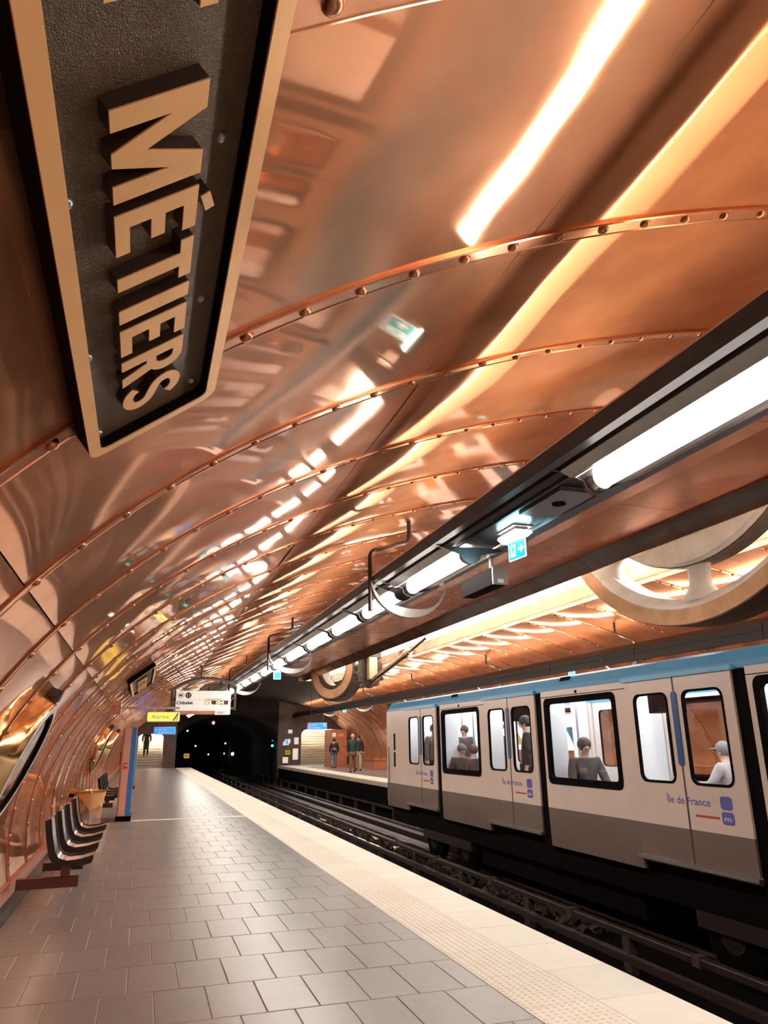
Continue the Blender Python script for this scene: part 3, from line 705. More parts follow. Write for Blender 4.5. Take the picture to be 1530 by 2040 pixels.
# ================================================================== TRACK
def rail(x, z, label, top=M_RAILTOP, y0=YS, y1=86., w_=.06):
    T = Thing('running_rail', (x, 20, -1.2), label, 'rail', 'running rails in the pit')
    mb = MB(); mb.exty([(x - .07, -1.2), (x + .07, -1.2), (x + .07, z - .14), (x + .015, z - .11), (x + .015, z - .04), (x - .015, z - .04), (x - .015, z - .11), (x - .07, z - .14)], y0, y1); T.part('web', mb, M_RAILDK)
    mb = MB(); mb.exty([(x - w_/2, z - .04), (x + w_/2, z - .04), (x + w_/2 - .006, z), (x - w_/2 + .006, z)], y0, y1); T.part('head', mb, top); return T
rail(3.75, -1.02, 'rail nearest the near platform edge'); rail(5.16, -1.02, 'second rail from the near platform')
rail(6.72, -1.02, 'rail under the near side of the train'); rail(8.0, -1.02, 'bright rail close to the opposite platform', w_=.075)
def guide(x, z, label, seg=2.45, mat=M_RAILDK):
    T = Thing('guide_bar', (x, 20, -1.2), label, 'guide bar', 'steel guide bars beside the tracks'); y = YS
    while y < 60:
        mb = MB(); mb.exty([(x - .05, z - .05), (x + .05, z - .05), (x + .05, z + .01), (x + .04, z + .02), (x - .04, z + .02), (x - .05, z + .01)], y + .01, y + seg - .01); T.part('bar', mb, mat)
        mb = MB(); mb.box(x - .06, x + .06, y - .06, y + .06, z - .07, z + .035); T.part('fishplate', mb, M_IRON)
        mb = MB(); mb.box(x - .05, x + .05, y + seg/2 - .07, y + seg/2 + .07, -1.2, z - .05); T.part('support', mb, M_IRON)
        y += seg
    return T
guide(5.70, -.75, 'guide bar between the two tracks beside the empty track'); guide(3.32, -.78, 'guide bar below the near platform edge'); guide(8.5, -.78, 'guide bar below the opposite platform edge')
for x in (4.1, 4.85, 7.05, 7.75):
    mb = MB(); mb.box(x - .13, x + .13, YS, 80, -1.2, -1.07); single('roller_beam', mb, M_RAILDK, 'flat dark running beam %s' % {4.1: 'nearest the near platform', 4.85: 'between the rails of the empty track', 7.05: 'under the train left wheels', 7.75: 'under the train right wheels'}[x], 'running beam', 'running beams in the pit')
# white insulators along the current rail
T = Thing('current_rail', (5.40, 20, -1.2), 'dark current rail with pale worn segments beside the guide bar', 'rail')
mb = MB(); mb.box(5.36, 5.44, YS, 60, -.95, -.87); T.part('bar', mb, M_RAILDK)
y = 8.
while y < 32:
    ln = rnd.uniform(.4, 1.1); mb = MB(); mb.box(5.365, 5.435, y, y + ln, -.87, -.862); T.part('worn_segment', mb, M_RAILTOP); y += ln + rnd.uniform(.12, .9)
# ballast
mb = MB()
for i in range(2600):
    x = rnd.uniform(5.85, 6.6); y = rnd.uniform(10, 45); r = rnd.uniform(.02, .06); z = -1.19 + rnd.uniform(0, .09)
    ax_ = [Vector((rnd.uniform(-1, 1), rnd.uniform(-1, 1), rnd.uniform(-1, 1))).normalized() for _ in range(3)]
    mb.obox((x, y, z), ax_, (r, r*.8, r*.7))
single('ballast', mb, M_BALLAST, 'loose brown ballast stones between the tracks', 'ballast', kind='stuff')
for i, (x, y) in enumerate(((6.15, 22.4), (6.3, 20.6), (6.05, 25.8), (6.2, 18.6), (6.35, 27.5))):
    mb = MB(); d = rnd.uniform(0, 3); mb.obox((x, y, -1.06), ((math.cos(d), math.sin(d), .3), (-math.sin(d), math.cos(d), .1), (0, .1, 1)), (.1, .07, .012))
    single('litter_scrap', mb, M_WPRINT, ['crumpled pale scrap on the ballast, middle of the row', 'pale scrap on the ballast second nearest the train', 'pale scrap on the ballast second farthest away', 'pale scrap on the ballast nearest the train tail', 'pale scrap on the ballast farthest away'][i], 'litter', 'scraps on the ballast')

# ================================================================== TRAIN
XT, XF = 6.15, 8.52; TY1, TY0 = 19.05, .35
T = Thing('metro_train', ((XT+XF)/2, 10, -1.1), 'cream metro train with grey skirt and blue roof edge', 'train')
DZ0, ZG, ZT, ZB = .06, .43, 2.17, -.12
doors = [(6.65, 8.58), (11.07, 13.0), (15.49, 17.42), (2.23, 4.16)]
wins = [(8.9, 10.72), (13.33, 15.14), (4.48, 6.30)]
fX = lambda u, v, w_: (w_, u, v)
def sidewall(xa, xb, far=False):
    s_ = 1 if not far else -1
    zones = []                                            # wall stretches between doors
    ed = sorted(doors); cur = TY0
    for d0, d1 in ed: zones.append((cur, d0 - .2)); cur = d1 + .02
    zones.append((cur, TY1))
    for a, b in zones:
        ww = [w_ for w_ in wins if a < w_[0] and w_[1] < b]
        mb = MB()
        if ww: plate_hole(mb, a, b, ZG, ZT, rrect(ww[0][0], ww[0][1], .84, 2.0, .07), fX, xa, xb)
        else: mb.box(xa, xb, a, b, ZG, ZT)
        T.part('side_panel', mb, M_TCREAM)
        mb = MB(); mb.prism([(a, ZB), (b, ZB), (b, ZG), (a, ZG)], lambda u, v, w_: (w_ + s_ * (.05 * max(0, (.2 - v)) ), u, v), xa, xb); T.part('lower_panel', mb, M_TGREY)
        if not far and not ww and b > 18:
            for z0, z1 in ((1.22, 1.62), (.82, 1.17)): mb = MB(); mb.box(xa - .006, xa + .01, 18.35, 18.47, z0, z1); T.part('vent_slot', mb, M_BLACK)
            mb = MB(); mb.tube([(xa - .05, 18.75, .4), (xa - .05, 18.75, 1.3)], .015); T.part('grab_rail', mb, M_GREYM)
        for w0, w1 in ww:
            mb = MB(); ring_ext(mb, rrect(w0 - .06, w1 + .06, .78, 2.06, .1), rrect(w0 + .03, w1 - .03, .88, 1.97, .06), fX, xa - .012*s_, xb); wf = T.part('window_frame', mb, M_BLACK)
            mb = MB(); mb.prism(rrect(w0, w1, .85, 1.99, .06), fX, xa + .03*s_, xa + .035*s_); T.part('window_pane', mb, M_GLASS, wf)
    for d0, d1 in doors:
        mid = (d0+d1)/2
        mb = MB(); mb.box(min(xa, xb) - (0 if far else 0) + .012, max(xa, xb), d0 - .2, d0, ZB, ZT); T.part('door_pocket', mb, M_BLACK)
        for a, b in ((d0, mid - .012), (mid + .012, d1)):
            xo = xa - .018*s_
            h0, h1 = (a + .17, b - .13) if a == d0 else (a + .13, b - .17)
            mb = MB(); plate_hole(mb, a, b, ZG, ZT - .01, rrect(h0, h1, .93, 1.97, .1), fX, xo, xo + .035*s_); lf = T.part('door_leaf', mb, M_TCREAM)
            mb = MB(); mb.box(min(xo, xo+.035*s_), max(xo, xo+.035*s_), a, b, DZ0, ZG); T.part('lower_band', mb, M_TGREY, lf)
            mb = MB(); ring_ext(mb, rrect(h0 - .015, h1 + .015, .915, 1.985, .11), rrect(h0 + .012, h1 - .012, .942, 1.958, .09), fX, xo - .008*s_, xo + .03*s_); T.part('window_gasket', mb, M_BLACK, lf)
            mb = MB(); mb.prism(rrect(h0, h1, .93, 1.97, .1), fX, xo + .012*s_, xo + .017*s_); T.part('window_pane', mb, M_GLASS, lf)
        if not far:
            mb = MB(); mb.prism(rrect(mid - .05, mid + .05, 1.12, 1.98, .045), fX, xa - .03, xa - .018); T.part('door_seal', mb, M_TBLUE2, label='dark blue rubber seal between door leaves')
            mb = MB(); mb.box(xa - .021, xa - .003, mid - .014, mid + .014, DZ0, 1.12); mb.box(xa - .021, xa - .003, mid - .014, mid + .014, 1.98, ZT); T.part('door_joint', mb, M_IRON)
            mb = MB(); mb.box(xa - .06, xa + .02, d0 - .02, d1 + .02, DZ0 - .045, DZ0 - .005); T.part('door_sill', mb, M_ALU)
            mb = MB(); mb.box(xa - .055, xa + .03, d0 - .05, d1 + .04, ZT - .02, ZT + .035); T.part('door_header', mb, M_TBLUE)
            U = (0, -1, 0); V = (0, 0, 1)
            T.part('operator_lettering', text_mb('Île de France', .085, (xa - .0185, mid + .36, .70), U, V, .0012, width=.74, bold=.01), M_LOGO)
            mb = MB(); mb.prism(rrect(mid - .72, mid - .54, .68, .82, .04), fX, xa - .0205, xa - .018); mb.prism(rrect(mid - .72, mid - .54, .53, .66, .03), fX, xa - .0205, xa - .018); T.part('operator_emblem', mb, M_LOGO)
            T.part('emblem_letter', text_mb('m', .06, (xa - .0207, mid - .575, .565), U, V, .001, width=.1), M_WPRINT)
            mb = MB(); mb.box(xa - .0195, xa - .018, mid - .50, mid - .12, .575, .60); T.part('small_caption_line', mb, M_RED)
sidewall(XT, XT + .05); sidewall(XF, XF - .05, True)
# roof
rp = [(XT, 2.17), (XT + .015, 2.24), (XT + .10, 2.36), (XT + .17, 2.395), (XT + .35, 2.42), (XT + .8, 2.45)]
rp = rp + [(XT + XF - x, z) for x, z in rp[::-1]]; inn = [(x + (.05 if x < 7.3 else -.05), z - .05) for x, z in rp]
mb = MB(); mb.exty(rp[3:-3] + [(x, z) for x, z in inn[3:-3]][::-1], TY0, TY1 - .1); T.part('roof', mb, M_TRAY)
mb = MB(); mb.exty(rp[:4] + inn[:4][::-1], TY0, TY1 - .06); mb.exty(rp[-4:] + inn[-4:][::-1], TY0, TY1 - .06); T.part('roof_cove', mb, M_TBLUE)
mb = MB(); mb.box(XT + .006, XT + .012, TY0, TY1, 2.168, 2.19); T.part('gutter_line', mb, M_TBLUE2)
for a, b in wins:
    mb = MB(); mb.box(XT - .004, XT, a - .3, b + .3, 2.075, 2.085); T.part('panel_seam', mb, M_BLACK)
    mb = MB(); mb.box(XT - .012, XT, (a+b)/2 - .02, (a+b)/2 + .02, 2.095, 2.14); T.part('door_lamp', mb, M_BLACK)
for yy in (10.2, 14.6, 5.6): mb = MB(); mb.obox((XT + .075, yy, 2.335), ((.58, 0, .81), (0, 1, 0), (-.81, 0, .58)), (.03, .14, .012)); T.part('roof_vent', mb, M_BLACK)
# rounded tail end
mb = MB(); mb.extz([(XT, TY1 - .02), (XT + .03, TY1 + .08), (XT + .14, TY1 + .2), (XT + .5, TY1 + .3), (XF - .5, TY1 + .3), (XF - .14, TY1 + .2), (XF - .03, TY1 + .08), (XF, TY1 - .02), (XF - .05, TY1 - .02), (XF - .5, TY1 + .24), (XT + .5, TY1 + .24), (XT + .05, TY1 - .02)], .0, 2.2); T.part('tail_end', mb, M_TCREAM, smooth=40)
mb = MB(); mb.extz([(XT + .01, TY1 - .08), (XT + .15, TY1 + .18), (XT + .5, TY1 + .28), (XF - .5, TY1 + .28), (XF - .15, TY1 + .18), (XF - .01, TY1 - .08)], 2.2, 2.38); T.part('tail_roof', mb, M_TRAY)
mb = MB(); mb.box(XT + .05, XF - .05, TY0, TY0 + .05, 0, 2.4); T.part('front_bulkhead', mb, M_TCREAM)
# interior
mb = MB(); mb.box(XT + .03, XF - .03, TY0, TY1, -.02, .05); T.part('floor_pan', mb, M_TFLOOR)
mb = MB(); mb.box(XT + .1, XF - .1, TY0, TY1, 2.30, 2.33); T.part('inner_ceiling', mb, M_TWALL)
for x in (6.75, 7.9):
    for i in range(8): mb = MB(); mb.box(x - .07, x + .07, .8 + i*2.2, 2.75 + i*2.2, 2.255, 2.30); T.part('ceiling_lamp', mb, M_TRLAMP)
mb = MB(); mb.box(XT + .07, XF - .07, 17.6, 17.65, .05, 2.3); T.part('cab_partition', mb, M_TWALL)
for d0, d1 in doors:
    for yy in (d0 - .22, d1 + .12):
        for xx in (XT + .07, XF - .42): mb = MB(); mb.box(xx, xx + .35, yy, yy + .04, .05, 2.2); T.part('draught_screen', mb, M_TWALL)
    for q in (-.3, .35): mb = MB(); mb.cyl((7.33, (d0+d1)/2 + q, .05), (7.33, (d0+d1)/2 + q, 2.3), .018); T.part('grab_pole', mb, M_ALU, smooth=60)
for w0, w1 in wins:
    mb = MB(); mb.box(7.05, 7.65, w0 + .35, w0 + .95, 1.80, 2.2); T.part('display_box', mb, M_BLACK)
for xx, yy, q in ((6.56, 15.02, 0), (6.56, 14.45, 1), (6.55, 10.35, 0), (7.9, 13.6, 1), (7.6, 8.55, 1), (7.9, 9.6, 1), (7.9, 5.3, 0), (6.5, 5.3, 0)):
    ya, yb = yy - .25, yy + .25; mb = MB(); mb.box(xx - .23, xx + .23, ya, yb, .40, .455); mb.box(xx - .23, xx + .23, ya - .06, ya, .46, .80) if q else mb.box(xx - .23, xx + .23, yb, yb + .06, .46, .80); mb.box(xx - .1, xx + .1, yy - .12, yy + .1, .05, .40); T.part('passenger_seat', mb, M_TBLUE2)
mb = MB(); mb.box(XF - .075, XF - .06, 7.0, 8.2, 1.0, 1.85); T.part('wall_notice', mb, M_WPRINT)
# underframe
mb = MB(); mb.box(XT + .12, XF - .12, TY0, TY1 - .1, -.45, -.02); mb.box(XT + .25, XF - .25, 9., 14., -.8, -.4); T.part('underframe', mb, M_BLACK)
for yb in (16.3, 14.6, 7.4, 5.7, 1.6):
    for xx in (XT + .28, XF - .28):
        mb = MB(); mb.lathe([(.02, -.1), (.40, -.1), (.46, -.06), (.46, .06), (.40, .1), (.02, .1)], (xx, yb, -.62), (1, 0, 0), 24); wh = T.part('tyre', mb, M_BLACK, smooth=40)
        mb = MB(); mb.lathe([(.001, -.13), (.1, -.13), (.13, -.11), (.2, -.105)], (xx, yb, -.62), (1, 0, 0), 16); T.part('wheel_hub', mb, M_RAILDK, wh, smooth=40)
for yb in (15.45, 6.55):
    mb = MB(); mb.box(XT + .1, XT + .2, yb - 1.3, yb + 1.3, -.62, -.45); T.part('bogie_frame', mb, M_TRAY)

# ================================================================== PEOPLE
M_SKIN = simple('skin', (.55, .34, .25), .5)
def skin_mesh(name, verts, edges, radii, root, mat, parent, sub=1):
    me = bpy.data.meshes.new(name); me.from_pydata(verts, edges, [])
    o = bpy.data.objects.new(name, me); COL.objects.link(o); o.parent = parent; me.materials.append(mat)
    m = o.modifiers.new('skin', 'SKIN'); m.use_smooth_shade = True
    if not me.skin_vertices:
        try: me.skin_vertices.new()
        except Exception: pass
    d = me.skin_vertices[0].data
    for i, r in enumerate(radii): d[i].radius = r if isinstance(r, tuple) else (r, r); d[i].use_root = (i == root)
    s_ = o.modifiers.new('sub', 'SUBSURF'); s_.levels = sub; s_.render_levels = sub
    return o
def person(label, loc, yaw, H=1.74, seated=False, stride=0., cloth=(.03, .03, .035), legs=(.06, .06, .08), hair=(.03, .02, .015), hat=False, coat=0., pack=False, arms=(0, 0), lean=0., group=None):
    T = bpy.data.objects.new('person', None); COL.objects.link(T); T.location = loc; T.rotation_euler = (0, 0, yaw); k = H / 1.75; T.scale = (k, k, k)
    tag(T, label, 'person', group); idx = len([m for m in bpy.data.materials if m.name.startswith('cloth_')])
    mc = simple('cloth_%d' % idx, cloth, .8, 0, .15, 9); mlg = simple('cloth_%d' % (idx+1), legs, .8, 0, .12, 9); mh = simple('cloth_%d' % (idx+2), hair, .6); msh = M_BLACK
    pz = .93 if not seated else .52
    L = lambda z: lean * (z - pz)
    up = pz - .93
    sp = [(0, 0, pz), (0, .0 + L(pz+.2), 1.13+up), (0, -.01 + L(pz+.4), 1.33+up), (0, -.01 + L(pz+.5), 1.47+up), (0, .01 + L(pz+.6), 1.53+up), (0, .03 + L(pz+.65), 1.60+up), (0, .03 + L(pz+.75), 1.69+up)]
    V = list(sp); E_ = [(i, i+1) for i in range(6)]; Rr = [(.13, .10), (.12, .09), (.14, .10), (.06, .06), (.055, .055), (.075, .09), (.068, .085)]
    J = {}
    for s_, sd in ((1, 'l'), (-1, 'r')):
        st = stride * s_
        if seated: pts = [(.09*s_, .04, pz - .02), (.11*s_, .44, pz + .0), (.11*s_, .42, .10), (.11*s_, .46, .05), (.12*s_, .57, .04)]
        else: pts = [(.095*s_, 0, pz - .06), (.10*s_, .02 + st*.55, .50), (.10*s_, -.03 + st*.9 - (.12 if st < 0 else 0), .10 + (.05 if st < -.1 else 0)), (.10*s_, .01 + st*.9 - (.12 if st < 0 else 0), .05 + (.03 if st < -.1 else 0)), (.11*s_, .13 + st*.9 - (.12 if st < 0 else 0), .035)]
        J[sd] = pts; b = len(V); V += pts; E_ += [(0, b)] + [(b+i, b+i+1) for i in range(4)]; Rr += [.085, .06, .042, .042, .035]
        ua = arms[0 if s_ > 0 else 1] - st * .5
        shz = 1.42 + up; sy = -.01 + L(pz+.45)
        el = (.25*s_, sy + .28*math.sin(ua*.8) - .02, shz - .28*math.cos(ua*.8)); wr = (.24*s_, el[1] + .25*math.sin(ua*1.6 + .25), el[2] - .25*math.cos(ua*1.6 + .25))
        dv = Vector((0, math.sin(ua*1.6 + .25), -math.cos(ua*1.6 + .25))); pv = Vector((0, dv.z, -dv.y)); W_ = Vector(wr)
        aps = [(.19*s_, sy, shz), el, wr, tuple(W_ + dv*.07)]; J['a' + sd] = aps
        b = len(V); V += aps; E_ += [(2, b)] + [(b+i, b+i+1) for i in range(3)]; Rr += [.06, .045, .03, (.035, .02)]
        for q in range(4):
            f0 = W_ + dv*.10 + pv*(.024 - .016*q); f1 = f0 + dv*(.045 + .008*(1.5 - abs(q-1.2))) - Vector((.012*s_, 0, 0)); c_ = len(V); V += [tuple(f0), tuple(f1)]; E_ += [(b+3, c_), (c_, c_+1)]; Rr += [.008, .007]
        th = W_ + dv*.05 + pv*.04; c_ = len(V); V += [tuple(th), tuple(th + dv*.03 + pv*.012)]; E_ += [(b+3, c_), (c_, c_+1)]; Rr += [.01, .008]
    hx, hy, hz = sp[5]
    b = len(V); V += [(0, hy + .105, hz + .005)]; E_ += [(5, b)]; Rr += [.012]          # nose
    skin_mesh('body', V, E_, Rr, 0, M_SKIN, T, 1)
    # jacket
    bot = pz - .05 - coat
    jv = [(0, 0, bot), (0, 0, pz + .04), (0, L(pz+.2), 1.15+up), (0, -.01 + L(pz+.4), 1.34+up), (0, -.01 + L(pz+.47), 1.45+up)]; je = [(0, 1), (1, 2), (2, 3), (3, 4)]; jr = [(.19, .15), (.175, .135), (.165, .13), (.175, .125), (.085, .085)]
    for sd in 'lr':
        b = len(jv); jv += [J['a'+sd][0], J['a'+sd][1], tuple(Vector(J['a'+sd][2])*.92 + Vector(J['a'+sd][1])*.08)]; je += [(3, b), (b, b+1), (b+1, b+2)]; jr += [.08, .066, .05]
    skin_mesh('jacket', jv, je, jr, 1, mc, T, 1)
    tv = [(0, 0, pz)]; te = []; tr = [(.15, .12)]
    for sd in 'lr':
        b = len(tv); p = J[sd]; tv += [p[0], p[1], p[2]]; te += [(0, b), (b, b+1), (b+1, b+2)]; tr += [.105, .078, .062]
    skin_mesh('trousers', tv, te, tr, 0, mlg, T, 1)
    for sd in 'lr':
        p = J[sd]; skin_mesh('shoe', [(p[2][0], p[2][1] - .03, p[2][2] - .04), (p[3][0], p[3][1] + .03, p[3][2]), (p[4][0], p[4][1] + .03, p[4][2])], [(0, 1), (1, 2)], [.045, .05, .035], 0, msh, T, 1)
    mb = MB(); mb.ball((0, hy - .022, hz + .055), .108, 14, 8, (.92, 1.06, .98)); link('cap' if hat else 'hair', mb.mesh('hair', (0, 0, 0), 180), mh, T)
    if hat: mb = MB(); mb.ball((0, hy + .09, hz + .055), .09, 10, 6, (.95, .9, .12)); link('cap_brim', mb.mesh('brim', (0, 0, 0), 180), mh, T)
    for s_ in (-1, 1):
        mb = MB(); mb.ball((.033*s_, hy + .082, hz + .03), .011, 6, 4); link('eye', mb.mesh('eye', (0, 0, 0), 180), M_PRINT, T)
        mb = MB(); mb.ball((.078*s_, hy, hz + .005), .026, 6, 5, (.4, .7, 1.1)); link('ear', mb.mesh('ear', (0, 0, 0), 180), M_SKIN, T)
    mb = MB(); mb.ball((0, hy + .085, hz - .045), .024, 8, 4, (1, .4, .25)); link('mouth', mb.mesh('mouth', (0, 0, 0), 180), M_RED, T)
    if pack:
        mb = MB(); mb.box(-.15, .15, -.29, -.12, 1.0, 1.42); o = link('backpack', mb.mesh('backpack'), mh, T); bev(o, .05, 3)
        mb = MB(); mb.box(-.10, .10, -.31, -.285, 1.06, 1.2); o = link('backpack_pocket', mb.mesh('pocket'), M_GREYM, o); bev(o, .02)
    return T
person('person in a black hooded jacket with backpack walking away on the opposite platform', (10.4, 41.9, 0), math.radians(-8), 1.62, stride=.18, cloth=(.014, .012, .016), legs=(.16, .2, .26), hat=False, pack=True, hair=(.02, .018, .02))
person('person in a dark green coat and brown trousers walking towards the viewer opposite', (9.92, 36.2, 0), math.radians(168), 1.78, stride=.2, cloth=(.025, .055, .042), legs=(.22, .10, .035), hair=(.5, .42, .33), coat=.18)
person('person in a dark jacket and pale trousers half hidden behind the green coated one', (10.72, 38.0, 0), math.radians(165), 1.74, stride=-.22, cloth=(.022, .02, .028), legs=(.45, .36, .28))
person('person in a long black coat climbing the near staircase', (.36, 51.72, .66), math.radians(0), 1.76, stride=.05, cloth=(.02, .017, .02), legs=(.02, .02, .02), coat=.45)
G = 'passengers inside the train'
person('standing passenger in dark clothes behind the door pane nearest the train tail', (6.62, 16.85, .05), math.radians(200), 1.76, cloth=(.10, .085, .08), group=G)
person('standing passenger facing the window behind two seated ones', (7.3, 16.6, .05), math.radians(130), 1.72, cloth=(.05, .045, .05), hair=(.06, .03, .02), group=G, arms=(.5, .4))
person('seated passenger in a cap at the window nearest the tail', (6.56, 15.12, .05), math.radians(175), 1.72, True, cloth=(.07, .06, .055), hair=(.12, .11, .11), hat=True, group=G)
person('seated passenger in dark brown beside the capped one', (6.56, 14.5, .05), math.radians(10), 1.70, True, cloth=(.05, .035, .03), hair=(.10, .04, .025), group=G)
person('standing passenger with auburn hair behind the middle door', (6.95, 14.05, .05), math.radians(125), 1.74, cloth=(.035, .03, .045), hair=(.22, .08, .04), group=G)
person('standing passenger in black at the edge of the middle door', (6.6, 12.25, .05), math.radians(60), 1.8, cloth=(.012, .01, .012), hair=(.01, .01, .01), group=G)
person('large seated passenger in dark grey at the wide middle window', (6.55, 10.35, .05), math.radians(170), 1.84, True, cloth=(.06, .05, .045), hair=(.05, .04, .035), group=G, arms=(.5, .5))
person('distant seated passenger across the aisle of the middle window', (7.9, 13.6, .05), math.radians(10), 1.7, True, cloth=(.05, .03, .03), group=G)
person('seated passenger in a flat grey cap behind the nearest door', (7.6, 8.55, .05), math.radians(20), 1.74, True, cloth=(.42, .38, .36), hair=(.2, .18, .17), hat=True, group=G, arms=(.7, .7))

# ================================================================== PLATFORM FURNITURE (left)
def bench(y0, n, sp, label, cols=0):
    T = Thing('seat_row', (-.6, y0 + n*sp/2, .15), label, 'seats', 'rows of wall mounted seats')
    pr = [(-.765, .765), (-.735, .60), (-.70, .47), (-.655, .41), (-.58, .385), (-.46, .395), (-.345, .425)]
    for i in range(n):
        ya = y0 + i*sp; yb = ya + .47
        top = pr; bot = [(x - .035*(1 if k < 3 else .55 if k == 3 else 0), z - (.0 if k < 2 else .02 if k < 3 else .045)) for k, (x, z) in enumerate(pr)]
        mb = MB(); mb.exty(top + bot[::-1], ya + .02, yb - .02); s_ = T.part('seat_shell', mb, M_SEATW, smooth=40)
        for yy in (ya, yb - .02):
            t2 = [(x + (.008 if k < 3 else 0), z + .012) for k, (x, z) in enumerate(top)]; b2 = [(x - .012, z - .012) for x, z in bot]
            mb = MB(); mb.exty(t2 + b2[::-1], yy, yy + .02); T.part('edge_band', mb, M_SEATK, s_, label='black edge band')
    mb = MB(); mb.box(-.62, -.54, y0 - .05, y0 + (n-1)*sp + .5, .27, .345); T.part('beam', mb, M_BEAM)
    for i in range(n):
        ya = y0 + i*sp; mb = MB(); mb.box(-.80, -.44, ya + .12, ya + .2, .30, .37); T.part('seat_arm', mb, M_BEAM)
    for yy in (y0 + .02, y0 + (n-1)*sp + .3):
        mb = MB(); mb.box(-1.0, -.46, yy - .04, yy + .04, .17, .26); T.part('wall_bracket', mb, M_BEAM)
    return T
bench(8.17, 4, .98, 'row of four curved metal seats with black edges, nearest on the left wall')
bench(17.6, 4, .98, 'farther row of curved metal seats behind the info totem')
# litter bin
T = Thing('litter_bin', (-.69, 13, .05), 'copper funnel litter bin holding a clear plastic bag', 'bin'); c = (-.69, 13., 0)
mb = MB(); mb.lathe([(.235, .755), (.245, .765), (.245, .74), (.235, .735), (.20, .735)], c, (0, 0, 1), 28); T.part('rim', mb, M_BRASS, smooth=50)
mb = MB(); n = 28
for i in range(n):
    a = 2*PI*i/n; lo = .66 - .30*max(0, math.cos(a + .5))
    for f in (0, .5, 1):
        r = .236 - .06*f*(.745-lo)/.35; mb.v.append((c[0] + r*math.cos(a), c[1] + r*math.sin(a), .745 + (lo - .745)*f))
for i in range(n):
    for j in range(2): q = (i+1) % n; mb.f.append((i*3+j, q*3+j, q*3+j+1, i*3+j+1))
T.part('funnel', mb, M_BRONZE, smooth=60)
mb = MB(); mb.lathe([(.20, .73), (.205, .5), (.19, .3), (.16, .12), (.1, .06), (.001, .055)], c, (0, 0, 1), 20); o = T.part('clear_bag', mb, M_BAG, smooth=180)
for v_ in o.data.vertices: v_.co.x += rnd.uniform(-.012, .012); v_.co.y += rnd.uniform(-.012, .012)
mb = MB(); mb.box(-.99, -.91, 12.9, 13.0, 0, .80); mb.box(-.99, -.90, 12.9, 13.0, .68, .73); T.part('post', mb, M_COPM)
mb = MB(); mb.box(-.92, -.86, 12.93, 12.97, .70, .74); T.part('arm', mb, M_ALU)
# info totems
def totem(x0, x1, y, h, label, lit=True):
    T = Thing('info_totem', ((x0+x1)/2, y, 0), label, 'totem', 'slim copper info totems'); wd = x1 - x0
    mb = MB(); mb.box(x0, x1, y, y + .9, .09, h); T.part('casing', mb, M_COPM, bevel=.008)
    mb = MB(); mb.box(x0 - .01, x1 + .015, y - .02, y + .92, 0, .09); T.part('plinth', mb, M_BLACK)
    mb = MB(); mb.box(x0 + .035, x0 + wd*.62, y - .008, y, .10, h - .02); T.part('pink_panel', mb, M_PINK)
    mb = MB(); mb.box(x0 + wd*.64, x1 - .005, y - .01, y, .10, h - .01); T.part('blue_panel', mb, M_BLUE)
    mb = MB(); mb.box(x0 + wd*.60, x0 + wd*.64, y - .009, y, .10, h*.5); T.part('magenta_line', mb, M_MAG)
    mb = MB(); mb.box(x0 + .06, x0 + .13, y - .03, y - .008, .98, 1.09); q = T.part('call_box', mb, M_RED)
    mb = MB(); mb.box(x0 + .08, x0 + .12, y - .034, y - .03, 1.03, 1.06); T.part('button', mb, M_WPRINT, q)
totem(-.35, -.085, 16.3, 1.78, 'tall slim totem with pink face and blue stripe on the near platform')
totem(-.36, -.10, 27.5, 1.72, 'second slim totem standing farther behind the striped one')

# portholes
def porthole(t, y, r, label, side=1):
    x, z = vp(t if side > 0 else 180 - t, .0); nx, nz = vn(t if side > 0 else 180 - t); n_ = Vector((nx, 0, nz)); c = Vector((x, y, z))
    T = Thing('porthole', tuple(c), label, 'porthole', 'brass ringed portholes in the copper wall')
    mb = MB(); mb.lathe([(r + .03, -.03), (r + .03, .02), (r + .01, .06), (r, .13), (r - .035, .165), (r - .05, .16)], c, n_, 48); T.part('brass_collar', mb, M_BRASS, smooth=40)
    mb = MB(); mb.lathe([(r - .05, .165), (r - .055, .172), (r - .10, .172), (r - .105, .16), (r - .105, .14)], c, n_, 48); T.part('white_ring', mb, M_WHITE, smooth=40)
    mb = MB(); mb.lathe([(r - .105, .165), (r - .11, .172), (r - .145, .168), (r - .145, .145)], c, n_, 48); T.part('black_seal', mb, M_BLACK, smooth=40)
    mb = MB(); mb.lathe([(r - .14, .15), (.001, .165)], c, n_, 48); T.part('glass', mb, M_PORT, smooth=180)
    mb = MB(); mb.lathe([(r - .1, .03), (.001, .03)], c, n_, 32); T.part('display_back', mb, M_WHITE, smooth=180)
    v_ = Vector((-nz, 0, nx)) * (1 if side > 0 else -1); 
    if v_.z < 0: v_ = -v_
    mb = MB(); mb.obox(c + v_*(r + .03) + n_*.12, ((0, 1, 0), v_, n_), (.05, .045, .045)); mb.cyl(c + v_*(r+.03) + n_*.12 + Vector((0, -.08, 0)), c + v_*(r+.03) + n_*.12 + Vector((0, .08, 0)), .02, n=10); T.part('hinge', mb, M_IRON)
    return T
porthole(11.6, 6.35, .50, 'large brass porthole cut by the left picture edge')
porthole(11.0, 18.9, .56, 'brass porthole on the left wall behind the litter bin')
porthole(11.0, 24.4, .56, 'third brass porthole on the left wall, beyond the others')
porthole(13.0, 33.5, .50, 'brass porthole on the opposite wall behind the walking people', -1)
porthole(13.0, 27.0, .50, 'brass porthole on the opposite wall near the train tail', -1)

